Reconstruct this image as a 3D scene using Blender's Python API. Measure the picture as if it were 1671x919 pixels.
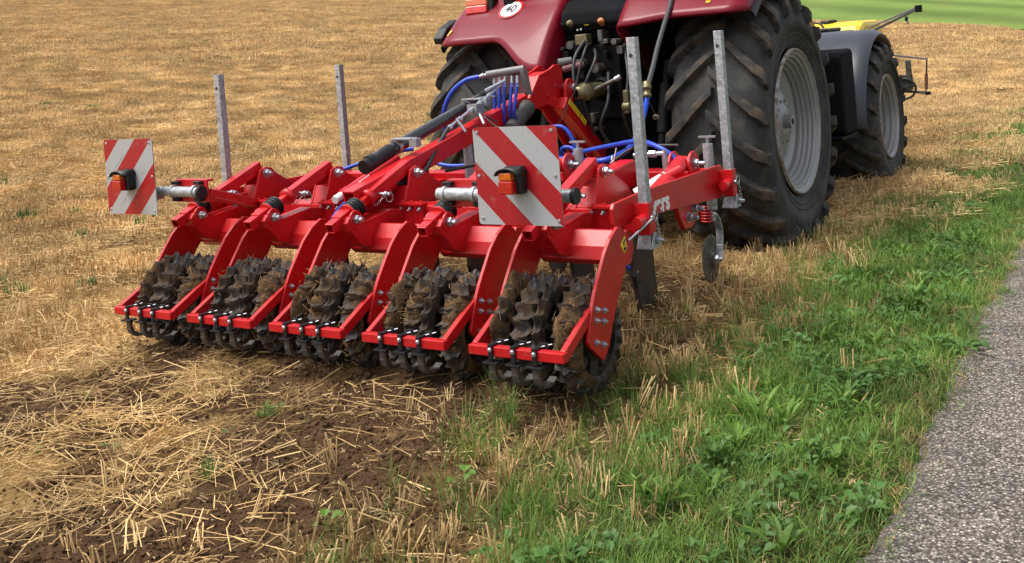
import bpy, bmesh, math, random
import numpy as np
from mathutils import Vector, Matrix, Euler

# ------------------------------------------------------------------ clear
for o in list(bpy.data.objects): bpy.data.objects.remove(o)
SC = bpy.context.scene
COL = SC.collection
R_ = math.radians

# ------------------------------------------------------------------ camera
YAW, PITCH, ROLL, FPX = -.564, .014, -.079, 1650.0
fwd = Vector((math.sin(YAW)*math.cos(PITCH), math.cos(YAW)*math.cos(PITCH), -math.sin(PITCH)))
rgt = Vector((math.cos(YAW), -math.sin(YAW), 0)); upv = rgt.cross(fwd)
rgt2 = rgt*math.cos(ROLL)+upv*math.sin(ROLL); up2 = -rgt*math.sin(ROLL)+upv*math.cos(ROLL)
cd = bpy.data.cameras.new('camera'); cam = bpy.data.objects.new('camera', cd); COL.objects.link(cam)
m = Matrix((rgt2, up2, -fwd)).transposed().to_4x4(); m.translation = Vector((0, 0, 1.6))
cam.matrix_world = m
cd.sensor_width = 36; cd.lens = FPX/1671*36; cd.shift_y = -349.5/1671; cd.clip_start = .05; cd.clip_end = 3000
SC.camera = cam
SC.render.resolution_x = 1024; SC.render.resolution_y = 563

# ------------------------------------------------------------------ world + sun
SUN_EL, SUN_AZ = R_(64), R_(-132)     # azimuth from +Y clockwise
w = bpy.data.worlds.new('World'); SC.world = w; w.use_nodes = True
nt = w.node_tree; bg = nt.nodes['Background']
sky = nt.nodes.new('ShaderNodeTexSky'); sky.sky_type = 'NISHITA'; sky.sun_disc = False
sky.sun_elevation = SUN_EL; sky.sun_rotation = SUN_AZ; sky.dust_density = 4.0; sky.air_density = 1.0; sky.ozone_density = .6
hs = nt.nodes.new('ShaderNodeHueSaturation'); hs.inputs['Saturation'].default_value = .38
nt.links.new(sky.outputs[0], hs.inputs['Color']); nt.links.new(hs.outputs[0], bg.inputs[0]); bg.inputs[1].default_value = .15
sl = bpy.data.lights.new('sun', 'SUN'); sl.energy = 1.9; sl.angle = R_(32); sl.color = (1, .955, .88)
so = bpy.data.objects.new('sun', sl); COL.objects.link(so)
sd = Vector((math.sin(SUN_AZ)*math.cos(SUN_EL), math.cos(SUN_AZ)*math.cos(SUN_EL), math.sin(SUN_EL)))
so.rotation_euler = sd.to_track_quat('Z', 'Y').to_euler(); so.location = (-3, 0, 30)
SC.view_settings.view_transform = 'Standard'; SC.view_settings.look = 'None'
SC.view_settings.exposure = 0.74; SC.view_settings.gamma = 1
SC.render.engine = 'CYCLES'
SC.cycles.max_bounces = 6; SC.cycles.transparent_max_bounces = 8

# ------------------------------------------------------------------ materials
def mat(name, col, rough=.6, metal=0, spec=.5, coat=0, noise=None, bump=None, dirt=None, trans=0, alpha=1, emit=None, coords='Object'):
    """noise=(scale, amount); bump=(scale, strength, dist); dirt=(colour, scale, lo, hi, rough)"""
    M = bpy.data.materials.new(name); M.use_nodes = True; n = M.node_tree; p = n.nodes['Principled BSDF']
    L = n.links.new
    p.inputs['Roughness'].default_value = rough; p.inputs['Metallic'].default_value = metal
    p.inputs['Specular IOR Level'].default_value = spec; p.inputs['Coat Weight'].default_value = coat
    p.inputs['Coat Roughness'].default_value = .12
    tc = n.nodes.new('ShaderNodeTexCoord'); vec = tc.outputs[coords]
    c = n.nodes.new('ShaderNodeRGB'); c.outputs[0].default_value = (*col, 1); out = c.outputs[0]
    if noise:
        t = n.nodes.new('ShaderNodeTexNoise'); t.inputs['Scale'].default_value = noise[0]; t.inputs['Detail'].default_value = 6
        L(vec, t.inputs['Vector'])
        mr = n.nodes.new('ShaderNodeMapRange'); mr.inputs[1].default_value = .3; mr.inputs[2].default_value = .7
        mr.inputs[3].default_value = 1-noise[1]; mr.inputs[4].default_value = 1+noise[1]; L(t.outputs[0], mr.inputs[0])
        vm = n.nodes.new('ShaderNodeVectorMath'); vm.operation = 'SCALE'; L(out, vm.inputs[0]); L(mr.outputs[0], vm.inputs[3]); out = vm.outputs[0]
    if dirt:
        t = n.nodes.new('ShaderNodeTexNoise'); t.inputs['Scale'].default_value = dirt[1]; t.inputs['Detail'].default_value = 8; t.inputs['Roughness'].default_value = .65
        L(vec, t.inputs['Vector'])
        mr = n.nodes.new('ShaderNodeMapRange'); mr.inputs[1].default_value = dirt[2]; mr.inputs[2].default_value = dirt[3]; L(t.outputs[0], mr.inputs[0])
        mx = n.nodes.new('ShaderNodeMix'); mx.data_type = 'RGBA'; L(mr.outputs[0], mx.inputs[0]); L(out, mx.inputs[6]); mx.inputs[7].default_value = (*dirt[0], 1); out = mx.outputs[2]
        r2 = n.nodes.new('ShaderNodeMapRange'); L(mr.outputs[0], r2.inputs[0]); r2.inputs[3].default_value = rough; r2.inputs[4].default_value = dirt[4] if len(dirt) > 4 else .9
        L(r2.outputs[0], p.inputs['Roughness'])
    L(out, p.inputs['Base Color'])
    if bump:
        t = n.nodes.new('ShaderNodeTexNoise'); t.inputs['Scale'].default_value = bump[0]; t.inputs['Detail'].default_value = 6; L(vec, t.inputs['Vector'])
        b = n.nodes.new('ShaderNodeBump'); b.inputs['Strength'].default_value = bump[1]; b.inputs['Distance'].default_value = bump[2]
        L(t.outputs[0], b.inputs['Height']); L(b.outputs[0], p.inputs['Normal'])
    if trans: p.inputs['Transmission Weight'].default_value = trans
    if emit: p.inputs['Emission Color'].default_value = (*emit[0], 1); p.inputs['Emission Strength'].default_value = emit[1]
    return M

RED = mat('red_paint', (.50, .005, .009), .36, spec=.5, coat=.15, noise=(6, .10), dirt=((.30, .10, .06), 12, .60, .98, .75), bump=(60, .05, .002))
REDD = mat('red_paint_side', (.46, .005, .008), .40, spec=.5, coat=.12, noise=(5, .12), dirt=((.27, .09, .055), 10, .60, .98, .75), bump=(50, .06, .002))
REDM = mat('splashed_red_paint', (.46, .005, .008), .42, spec=.45, coat=.1, noise=(7, .15), dirt=((.13, .075, .04), 42, .60, .68, .95), bump=(60, .1, .002))
MAROON = mat('maroon_paint', (.155, .002, .011), .36, spec=.22, coat=.14, noise=(3, .06), dirt=((.16, .07, .06), 7, .60, 1.2, .5))
GALV = mat('galvanised_steel', (.38, .40, .42), .45, metal=.5, noise=(60, .35), dirt=((.20, .20, .20), 26, .50, .72, .65), bump=(80, .12, .002))
ZINC = mat('zinc_bolt', (.42, .44, .48), .34, metal=.8, noise=(60, .2), dirt=((.2, .17, .13), 60, .6, .8, .7))
BLACKP = mat('black_plastic', (.010, .010, .012), .45, spec=.35, noise=(20, .2), dirt=((.05, .042, .035), 9, .6, 1.0, .8))
DARK = mat('dark_cast_iron', (.005, .005, .006), .65, spec=.15, noise=(10, .4), dirt=((.030, .025, .02), 6, .6, .95, .9))
GREYM = mat('grey_paint', (.17, .16, .16), .5, metal=.2, noise=(10, .1), dirt=((.2, .17, .13), 8, .6, .9, .8))
HOSE = mat('blue_hose', (.012, .055, .42), .38, noise=(12, .12), dirt=((.14, .15, .24), 18, .6, .9, .7))
BLKHOSE = mat('black_hose', (.02, .02, .022), .5, dirt=((.07, .06, .05), 12, .5, .9, .8))
RIMM = mat('silver_rim', (.27, .27, .265), .42, metal=.35, noise=(5, .08), dirt=((.25, .21, .16), 5, .58, .8, .7))
RUST = mat('rust_lip', (.26, .17, .12), .6, metal=.3, noise=(20, .4), dirt=((.38, .38, .38), 14, .45, .6, .5))
TYRE = mat('tyre_rubber', (.024, .024, .024), .75, spec=.3, noise=(4, .2), dirt=((.10, .092, .080), 5, .40, .80, .9), bump=(70, .25, .003))
LUG = mat('tyre_lug_rubber', (.030, .029, .028), .75, spec=.3, noise=(8, .25), dirt=((.13, .095, .062), 7, .48, .72, .9), bump=(60, .4, .004))
FENDB = mat('dark_mudguard', (.030, .034, .044), .36, spec=.5, noise=(4, .1), dirt=((.10, .10, .10), 5, .6, 1.1, .7))
YELL = mat('yellow_plastic', (.72, .50, .02), .42, noise=(8, .08), dirt=((.5, .38, .14), 9, .6, .95, .8))
YLAB = mat('yellow_label', (.78, .52, .02), .5)
INK = mat('black_ink', (.02, .02, .02), .6)
WHITE = mat('white_lettering', (.78, .78, .76), .45)
ORNG = mat('orange_lens', (.62, .12, .006), .18, coat=.6, noise=(60, .3))
REDL = mat('red_lens', (.40, .006, .006), .16, coat=.6, noise=(60, .3))
REDLAMP = mat('lamp_red_lens', (.62, .03, .03), .16, coat=.7, noise=(30, .25))
OLIVE = mat('olive_yellow_zinc', (.17, .15, .075), .4, metal=.5, noise=(30, .3), dirt=((.05, .04, .03), 20, .5, .7, .8))
TANKB = mat('satin_black_panel', (.008, .009, .011), .85, spec=.08, noise=(8, .2))
GLASSD = mat('tinted_glass', (.01, .013, .015), .06, spec=.7)
STEELD = mat('worn_steel', (.12, .115, .11), .5, metal=.6, noise=(14, .3), dirt=((.10, .07, .045), 10, .48, .62, .95), bump=(40, .3, .003))
IRON = mat('cast_ring_iron', (.022, .020, .019), .50, metal=.2, noise=(16, .3), dirt=((.075, .046, .025), 10, .45, .60, .97), bump=(45, .6, .008))
MUD = mat('clinging_mud', (.098, .058, .029), .97, spec=.1, noise=(28, .45), dirt=((.30, .20, .10), 60, .6, .72, .95), bump=(90, 1.0, .012))
CLOD = mat('soil_clod', (.165, .095, .048), .97, spec=.1, noise=(25, .4), bump=(70, .9, .008), coords='Generated')

def board_mat(name, sign):
    M = bpy.data.materials.new(name); M.use_nodes = True; n = M.node_tree; p = n.nodes['Principled BSDF']; L = n.links.new
    tc = n.nodes.new('ShaderNodeTexCoord'); sx = n.nodes.new('ShaderNodeSeparateXYZ'); L(tc.outputs['Object'], sx.inputs[0])
    # object origin is the board centre: s = x+.2115, t(down) = .2115 - z
    def mth(op, a, b=None):
        k = n.nodes.new('ShaderNodeMath'); k.operation = op
        for i, v in enumerate((a, b)):
            if v is None: continue
            if isinstance(v, (int, float)): k.inputs[i].default_value = v
            else: L(v, k.inputs[i])
        return k.outputs[0]
    s = mth('ADD', sx.outputs[0], .2115); t = mth('SUBTRACT', .2115, sx.outputs[2])
    c = mth('SUBTRACT', s, t) if sign > 0 else mth('ADD', s, t)
    q = mth('FLOOR', mth('DIVIDE', mth('ADD', c, .006), .141)); odd = mth('MODULO', mth('ADD', q, 20), 2.0)
    # small diamond grid of retroreflective sheeting
    w1 = mth('SINE', mth('MULTIPLY', mth('ADD', sx.outputs[0], sx.outputs[2]), 900)); w2 = mth('SINE', mth('MULTIPLY', mth('SUBTRACT', sx.outputs[0], sx.outputs[2]), 900))
    g = mth('MULTIPLY', mth('MULTIPLY', w1, w2), .10); g = mth('ADD', g, .95)
    mx = n.nodes.new('ShaderNodeMix'); mx.data_type = 'RGBA'; L(odd, mx.inputs[0]); mx.inputs[6].default_value = (.35, .005, .012, 1); mx.inputs[7].default_value = (.38, .39, .40, 1)
    vm = n.nodes.new('ShaderNodeVectorMath'); vm.operation = 'SCALE'; L(mx.outputs[2], vm.inputs[0]); L(g, vm.inputs[3])
    t2 = n.nodes.new('ShaderNodeTexNoise'); t2.inputs['Scale'].default_value = 14; t2.inputs['Detail'].default_value = 8; L(tc.outputs['Object'], t2.inputs['Vector'])
    mr = n.nodes.new('ShaderNodeMapRange'); mr.inputs[1].default_value = .6; mr.inputs[2].default_value = .9; L(t2.outputs[0], mr.inputs[0])
    m2 = n.nodes.new('ShaderNodeMix'); m2.data_type = 'RGBA'; L(mr.outputs[0], m2.inputs[0]); L(vm.outputs[0], m2.inputs[6]); m2.inputs[7].default_value = (.30, .20, .16, 1)
    L(m2.outputs[2], p.inputs['Base Color']); p.inputs['Roughness'].default_value = .38
    return M
BOARD_R = board_mat('striped_board_right', 1); BOARD_L = board_mat('striped_board_left', -1)

# ------------------------------------------------------------------ mesh helpers
class MB:
    def __init__(s): s.v = []; s.f = []; s.m = []; s.mats = []; s.sm = []
    def mi(s, mt):
        if mt not in s.mats: s.mats.append(mt)
        return s.mats.index(mt)
    def add(s, vs, fs, mt, smooth=False):
        b = len(s.v); s.v += [tuple(v) for v in vs]; k = s.mi(mt)
        for f in fs: s.f.append(tuple(b+i for i in f)); s.m.append(k); s.sm.append(smooth)
    def box(s, x0, x1, y0, y1, z0, z1, mt):
        vs = [(x, y, z) for z in (z0, z1) for y in (y0, y1) for x in (x0, x1)]
        s.add(vs, [(0, 2, 3, 1), (4, 5, 7, 6), (0, 1, 5, 4), (2, 6, 7, 3), (0, 4, 6, 2), (1, 3, 7, 5)], mt); return s
    def prism(s, poly, x0, x1, mt):
        """polygon in (y,z) extruded along x"""
        n = len(poly); a = sum(poly[i][0]*poly[(i+1) % n][1]-poly[(i+1) % n][0]*poly[i][1] for i in range(n))
        if a < 0: poly = poly[::-1]
        vs = [(x0, y, z) for y, z in poly]+[(x1, y, z) for y, z in poly]
        s.add(vs, [tuple(range(n))[::-1], tuple(range(n, 2*n))]+[(i, (i+1) % n, n+(i+1) % n, n+i) for i in range(n)], mt); return s
    def beam(s, p0, p1, w, h, mt, up=(0, 0, 1), hollow=False):
        p0, p1 = Vector(p0), Vector(p1); d = (p1-p0).normalized(); r = d.cross(Vector(up)).normalized(); u = r.cross(d)
        o = [(-w/2, -h/2), (w/2, -h/2), (w/2, h/2), (-w/2, h/2)]
        vs = [p0+r*a+u*b for a, b in o]+[p1+r*a+u*b for a, b in o]
        fs = [(0, 1, 5, 4), (1, 2, 6, 5), (2, 3, 7, 6), (3, 0, 4, 7), (4, 5, 6, 7)]
        if not hollow: fs.append((3, 2, 1, 0)); s.add(vs, fs, mt)
        else:
            k = .74; vs += [p0+r*a*k+u*b*k for a, b in o]+[p0+d*.08+r*a*k+u*b*k for a, b in o]
            fs += [(0, 8, 9, 1), (1, 9, 10, 2), (2, 10, 11, 3), (3, 11, 8, 0)]+[(8+i, 12+i, 12+(i+1) % 4, 8+(i+1) % 4) for i in range(4)]+[(12, 15, 14, 13)]
            s.add(vs, fs, mt)
        return s
    def tube(s, pts, r, mt, n=10, caps=True, smooth=True, interp=0):
        pts = [Vector(p) for p in pts]
        if interp and len(pts) > 2:
            q = []; P = [pts[0]*2-pts[1]]+pts+[pts[-1]*2-pts[-2]]
            for i in range(1, len(P)-2):
                for k in range(interp):
                    t = k/interp; a, b, c, d = P[i-1:i+3]
                    q.append(.5*((2*b)+(c-a)*t+(2*a-5*b+4*c-d)*t*t+(3*b-a-3*c+d)*t**3))
            pts = q+[pts[-1]]
        rs = r if isinstance(r, (list, tuple)) else [r]*len(pts)
        vs = []; prev = None
        for i, p in enumerate(pts):
            d = (pts[min(i+1, len(pts)-1)]-pts[max(i-1, 0)]).normalized()
            if prev is None: a = d.orthogonal().normalized()
            else: a = (prev-d*prev.dot(d)).normalized()
            prev = a; b = d.cross(a)
            for k in range(n):
                t = 2*math.pi*k/n; vs.append(p+(a*math.cos(t)+b*math.sin(t))*rs[i])
        fs = [(i*n+k, i*n+(k+1) % n, (i+1)*n+(k+1) % n, (i+1)*n+k) for i in range(len(pts)-1) for k in range(n)]
        s.add(vs, fs, mt, smooth)
        if caps:
            m0 = len(pts)*n; s.add(vs[:n][::-1], [tuple(range(n))], mt); s.add(vs[m0-n:], [tuple(range(n))], mt)
        return s
    def lathe(s, c, ax, prof, mt, n=48, smooth=True, closed=False):
        """prof list of (offset along ax, radius)"""
        c, ax = Vector(c), Vector(ax).normalized(); a = ax.orthogonal().normalized(); b = ax.cross(a)
        vs = [c+ax*o+(a*math.cos(2*math.pi*k/n)+b*math.sin(2*math.pi*k/n))*r for o, r in prof for k in range(n)]
        m_ = len(prof); fs = [(i*n+k, i*n+(k+1) % n, ((i+1) % m_)*n+(k+1) % n, ((i+1) % m_)*n+k) for i in range(m_ if closed else m_-1) for k in range(n)]
        s.add(vs, fs, mt, smooth); return s
    def hexbolt(s, p, ax, r, mt=None, stub=.02):
        mt = mt or ZINC; p, ax = Vector(p), Vector(ax).normalized()
        s.lathe(p, ax, [(0, 0.001), (0, r*1.45), (.003, r*1.45), (.003, .001)], mt, 16, False)
        s.lathe(p, ax, [(.003, r*1.12), (r*1.0, r*1.12), (r*1.2, r*.9), (r*1.2, .001)], mt, 6, False)
        if stub: s.lathe(p, ax, [(r, r*.58), (r*1.2+stub, r*.58), (r*1.2+stub+.002, r*.4), (r*1.2+stub+.002, .001)], mt, 12, False)
        return s
    def grid(s, P, mt, smooth=True, closed_u=False):
        """P[i][j] points"""
        ni, nj = len(P), len(P[0]); vs = [p for row in P for p in row]
        fs = [(i*nj+j, ((i+1) % ni)*nj+j, ((i+1) % ni)*nj+(j+1), i*nj+j+1) for i in range(ni if closed_u else ni-1) for j in range(nj-1)]
        s.add(vs, fs, mt, smooth); return s

WL = {}
def obj(name, mb, parent=None, origin=None, bevel=0, label=None, kind=None, recalc=True):
    vs = np.array([tuple(v) for v in mb.v], dtype=float)
    o0 = np.array(origin, float) if origin is not None else (vs.min(0)+vs.max(0))/2
    me = bpy.data.meshes.new(name); me.from_pydata([tuple(v) for v in vs-o0], [], mb.f)
    for mt in mb.mats: me.materials.append(mt)
    me.polygons.foreach_set('material_index', mb.m); me.polygons.foreach_set('use_smooth', mb.sm)
    if recalc:
        b = bmesh.new(); b.from_mesh(me); bmesh.ops.recalc_face_normals(b, faces=b.faces); b.to_mesh(me); b.free()
    me.update()
    o = bpy.data.objects.new(name, me); COL.objects.link(o); WL[o.name] = Vector(o0)
    if parent: o.parent = parent; o.location = Vector(o0)-WL[parent.name]
    else: o.location = o0
    if bevel:
        b = o.modifiers.new('bevel', 'BEVEL'); b.width = bevel; b.segments = 2; b.limit_method = 'ANGLE'; b.angle_limit = R_(40)
    if label: o['label'] = label
    if kind: o['kind'] = kind
    return o
def link_mesh(name, src, parent, wloc, rot=(0, 0, 0), scale=(1, 1, 1)):
    o = bpy.data.objects.new(name, src.data if hasattr(src, 'data') else src); COL.objects.link(o); WL[o.name] = Vector(wloc)
    o.parent = parent; o.location = Vector(wloc)-(WL[parent.name] if parent else Vector()); o.rotation_euler = rot; o.scale = scale
    return o
def thing(name, label, cat, loc, group=None):
    o = bpy.data.objects.new(name, None); COL.objects.link(o); o.location = loc; WL[o.name] = Vector(loc)
    o['label'] = label; o['category'] = cat
    if group: o['group'] = group
    o.empty_display_size = .1
    return o
def text(name, body, mt, parent, loc, rot, size, extrude=.001, bold=0, align='CENTER', shear=0, sx=1):
    cu = bpy.data.curves.new(name, 'FONT'); cu.body = body; cu.size = size; cu.extrude = extrude; cu.offset = bold; cu.align_x = align; cu.align_y = 'CENTER'; cu.shear = shear
    cu.materials.append(mt); o = bpy.data.objects.new(name, cu); COL.objects.link(o); WL[o.name] = Vector(loc)
    bpy.context.view_layer.update(); me = bpy.data.meshes.new_from_object(o.evaluated_get(bpy.context.evaluated_depsgraph_get()))
    bpy.data.objects.remove(o); o = bpy.data.objects.new(name, me); COL.objects.link(o); WL[o.name] = Vector(loc)
    o.parent = parent; o.location = Vector(loc)-WL[parent.name]; o.rotation_euler = rot; o.scale = (sx, 1, 1)
    return o
rng = random.Random(7); nr = np.random.default_rng(11)

# ------------------------------------------------------------------ terrain functions
def vnoise(x, y, sc, seed=0):
    x = np.asarray(x)*sc; y = np.asarray(y)*sc
    xi = np.floor(x).astype(np.int64); yi = np.floor(y).astype(np.int64); fx = x-xi; fy = y-yi
    fx = fx*fx*(3-2*fx); fy = fy*fy*(3-2*fy)
    def h(a, b):
        n = (a*374761393+b*668265263+seed*974711) & 0x7fffffff; n = ((n ^ (n >> 13))*1274126177) & 0x7fffffff
        return ((n ^ (n >> 16)) & 0xffff)/65535.0
    return (h(xi, yi)*(1-fx)+h(xi+1, yi)*fx)*(1-fy)+(h(xi, yi+1)*(1-fx)+h(xi+1, yi+1)*fx)*fy
def fbm(x, y, sc, seed=0, o=4):
    r = 0; a = .5
    for i in range(o): r = r+a*vnoise(x, y, sc*2**i, seed+i); a *= .5
    return r/(1-.5**o)
def sst(a, b, x):
    t = np.clip((x-a)/(b-a), 0, 1); return t*t*(3-2*t)
def meadow_line(x): return 92.0 + .25*np.minimum(x, 0)*0
def terrain(x, y):
    x = np.asarray(x, float); y = np.asarray(y, float)
    u = .11*(-x)+.045*y-1.6
    h = .4*np.logaddexp(0, u/.4)
    h = h+.05*np.maximum(0, y-92)*sst(-60, 10, x)
    h = h+.25*(fbm(x, y, .04, 3, 2)-.5)*sst(15, 60, np.hypot(x, y))
    # loosened strip under and behind the machine
    h = h+.065*sst(-5.5, -5.0, x)*sst(-2.0, -2.5, x)*sst(7.2, 5.5, y)
    return h
def soil_mask(x, y):
    """bare worked soil"""
    n = fbm(x, y, 2.2, 21, 4); n2 = fbm(x, y, .9, 5, 3)
    strip = sst(-3.75, -3.3, x+.5*(n2-.5))*sst(-2.15, -2.5, x+.35*(n-.5))*sst(4.3, 3.9, y)
    left = sst(-5.5, -5.0, x)*sst(-3.2, -3.6, x)*sst(4.3, 3.9, y)*sst(.36, .50, n)
    near = np.maximum(sst(-5.0, -3.6, x)*sst(-2.4, -2.8, x)*sst(2.7, 2.2, y+.4*(n-.5))*sst(.46, .56, n), .85*sst(-2.75, -2.5, x)*sst(-1.55, -2.1, x+.5*(n-.5))*sst(7, 5, y))
    under = sst(-5.2, -4.8, x)*sst(-2.1, -2.45, x+.4*(n-.5))*sst(3.7, 4.0, y)*sst(7.0, 5.6, y)*.9
    trail = sst(-2.75, -2.6, x+.2*(n2-.5))*sst(-2.2, -2.4, x+.2*(n2-.5))*sst(6.5, 7.5, y)*sst(60, 25, y)*sst(.42, .56, n)*.8
    return np.clip(np.maximum.reduce([strip*sst(.26, .5, n+.15), left, near, under, trail]), 0, 1)
def green_mask(x, y):
    n = fbm(x, y, 1.6, 41, 3)-.5
    g = sst(-2.22, -1.62, x+.5*n)
    return g
def ground_z(x, y):
    s = soil_mask(x, y)
    z = terrain(x, y)+s*(.10*(fbm(x, y, 6, 31, 4)-.45)+.035*(vnoise(x, y, 17, 8)-.5)+.02*(vnoise(x, y, 30, 9)-.5))
    near = sst(14, 8, np.hypot(x, y))
    z = z+((1-s)*.03*(fbm(x, y, 5, 77, 3)-.5)*near)*sst(-.75, -1.0, x)-.018*sst(-.87, -.79, x)
    # furrow ridges thrown up beside the press rings
    z = z-.05*np.exp(-((x+.78)/.12)**2)*0
    # heap at the outer tine
    z = z+.07*np.exp(-(((x+2.45)/.22)**2+((y-5.1)/.35)**2))
    return z

def axis(lo, hi, a, b, fine, grow=1.07):
    v = list(np.arange(a, b, fine)); s = fine
    while v[-1] < hi: s *= grow; v.append(v[-1]+s)
    s = fine; w_ = [a]
    while w_[-1] > lo: s *= grow; w_.append(w_[-1]-s)
    return np.array(w_[:0:-1]+v)
def sheet(name, xs, ys, zf, attrs, mt):
    X, Y = np.meshgrid(xs, ys, indexing='ij'); Z = zf(X, Y); nx, ny = X.shape
    co = np.stack([X, Y, Z], -1).reshape(-1, 3)
    i = np.arange(nx-1)[:, None]*ny+np.arange(ny-1)[None]; i = i.reshape(-1)
    fs = np.stack([i, i+ny, i+ny+1, i+1], -1)
    me = bpy.data.meshes.new(name); me.vertices.add(len(co)); me.vertices.foreach_set('co', co.ravel())
    me.loops.add(fs.size); me.loops.foreach_set('vertex_index', fs.ravel().astype(np.int32))
    me.polygons.add(len(fs)); me.polygons.foreach_set('loop_start', (np.arange(len(fs))*4).astype(np.int32))
    me.polygons.foreach_set('use_smooth', np.ones(len(fs), bool)); me.update(calc_edges=True)
    for k, f in attrs.items():
        a = me.attributes.new(k, 'FLOAT', 'POINT'); a.data.foreach_set('value', np.asarray(f(X, Y), float).ravel().astype(np.float32))
    me.materials.append(mt); o = bpy.data.objects.new(name, me); COL.objects.link(o); o['kind'] = 'structure'
    WL[o.name] = Vector(); return o

def field_material():
    M = bpy.data.materials.new('field_soil_and_straw'); M.use_nodes = True; n = M.node_tree; p = n.nodes['Principled BSDF']; L = n.links.new
    p.inputs['Roughness'].default_value = .95; p.inputs['Specular IOR Level'].default_value = .1
    geo = n.nodes.new('ShaderNodeNewGeometry'); pos = geo.outputs['Position']
    def noise(sc, det=6, rough=.6, st=None):
        t = n.nodes.new('ShaderNodeTexNoise'); t.inputs['Scale'].default_value = sc; t.inputs['Detail'].default_value = det; t.inputs['Roughness'].default_value = rough
        if st:
            mp = n.nodes.new('ShaderNodeMapping'); mp.inputs['Scale'].default_value = st; L(pos, mp.inputs[0]); L(mp.outputs[0], t.inputs['Vector'])
        else: L(pos, t.inputs['Vector'])
        return t.outputs[0]
    def ramp(v, stops):
        r = n.nodes.new('ShaderNodeValToRGB'); e = r.color_ramp.elements
        e[0].position, e[0].color = stops[0][0], (*stops[0][1], 1); e[1].position, e[1].color = stops[-1][0], (*stops[-1][1], 1)
        for q, c in stops[1:-1]: k = e.new(q); k.color = (*c, 1)
        L(v, r.inputs[0]); return r.outputs[0]
    def mix(f, a, b, mode='MIX'):
        k = n.nodes.new('ShaderNodeMix'); k.data_type = 'RGBA'; k.blend_type = mode
        for i, v in ((0, f), (6, a), (7, b)):
            if isinstance(v, (int, float)): k.inputs[i].default_value = v
            elif isinstance(v, tuple): k.inputs[i].default_value = (*v, 1)
            else: L(v, k.inputs[i])
        return k.outputs[2]
    def attr(a):
        k = n.nodes.new('ShaderNodeAttribute'); k.attribute_name = a; return k.outputs['Fac']
    soil = ramp(noise(22, 8, .7), [(.3, (.055, .032, .018)), (.55, (.145, .083, .042)), (.75, (.235, .14, .075))])
    litter = ramp(noise(38, 8, .75), [(.3, (.10, .062, .030)), (.44, (.31, .190, .074)), (.57, (.57, .380, .155)), (.78, (.80, .57, .26))])
    big = ramp(noise(.5, 6, .65, (1, .6, 1)), [(.3, (.92, .88, .82)), (.7, (1.12, 1.10, 1.05))])
    litter = mix(1.0, litter, big, 'MULTIPLY')
    grn = ramp(noise(30, 8, .7), [(.3, (.034, .042, .014)), (.55, (.075, .095, .026)), (.8, (.16, .155, .055))])
    c = mix(attr('soil'), litter, soil); c = mix(attr('green'), c, grn)
    wd = ramp(noise(.9, 5, .65), [(.6, (0, 0, 0)), (.74, (1, 1, 1))]); 
    L(c, p.inputs['Base Color'])
    b = n.nodes.new('ShaderNodeBump'); b.inputs['Strength'].default_value = 1.0; b.inputs['Distance'].default_value = .035
    L(noise(45, 9, .75), b.inputs['Height']); L(b.outputs[0], p.inputs['Normal'])
    return M
FIELD = field_material()
field = sheet('field_ground', axis(-420, 90, -6.6, -.70, .03, 1.06), axis(-70, 420, 1.2, 9.5, .03, 1.06), ground_z,
              {'soil': soil_mask, 'green': lambda X, Y: green_mask(X, Y)*sst(92, 60, Y)}, FIELD)
field['label'] = 'golden stubble field with brown worked soil'

# meadow beyond the field
def meadow_material():
    M = bpy.data.materials.new('meadow_grass'); M.use_nodes = True; n = M.node_tree; p = n.nodes['Principled BSDF']; L = n.links.new
    geo = n.nodes.new('ShaderNodeNewGeometry'); mp = n.nodes.new('ShaderNodeMapping'); mp.inputs['Scale'].default_value = (.12, .05, 1); mp.inputs['Rotation'].default_value = (0, 0, .5)
    L(geo.outputs['Position'], mp.inputs[0]); t = n.nodes.new('ShaderNodeTexNoise'); t.inputs['Scale'].default_value = 1; t.inputs['Detail'].default_value = 8; L(mp.outputs[0], t.inputs['Vector'])
    r = n.nodes.new('ShaderNodeValToRGB'); e = r.color_ramp.elements; e[0].position = .3; e[0].color = (.115, .185, .036, 1); e[1].position = .7; e[1].color = (.19, .255, .060, 1)
    L(t.outputs[0], r.inputs[0])
    # mown swath lines
    wv = n.nodes.new('ShaderNodeTexWave'); wv.inputs['Scale'].default_value = .055; wv.inputs['Distortion'].default_value = 3; wv.inputs['Detail'].default_value = 3; wv.bands_direction = 'DIAGONAL'
    L(geo.outputs['Position'], wv.inputs['Vector'])
    k = n.nodes.new('ShaderNodeMix'); k.data_type = 'RGBA'; k.blend_type = 'MULTIPLY'; k.inputs[0].default_value = .35; L(r.outputs[0], k.inputs[6]); L(wv.outputs[0], k.inputs[7])
    L(k.outputs[2], p.inputs['Base Color']); p.inputs['Roughness'].default_value = .9; p.inputs['Specular IOR Level'].default_value = .1
    return M
def meadow_line(x): return 44.0+.27*np.maximum(0, -x)+.5*np.sin(x*.5)+.25*np.sin(x*1.7)
def meadow_sheet():
    P = []; mb = MB()
    for u in np.linspace(0, 1, 90):
        row = []
        for t in np.linspace(0, 1, 70):
            y = 44+(t**1.5)*330; x = -.463*y+u*(60+.463*y); y = y+float(meadow_line(x))-44
            row.append((x, y, float(ground_z(x, y))+.03+.10*min(1, t*60)))
        P.append(row)
    mb.grid(P, meadow_material()); o = obj('meadow', mb, kind='structure'); o['label'] = 'bright green mown meadow beyond the field'
meadow_sheet()
in_meadow = lambda x, y: (y > meadow_line(x)) & (x > -.463*y)

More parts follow.
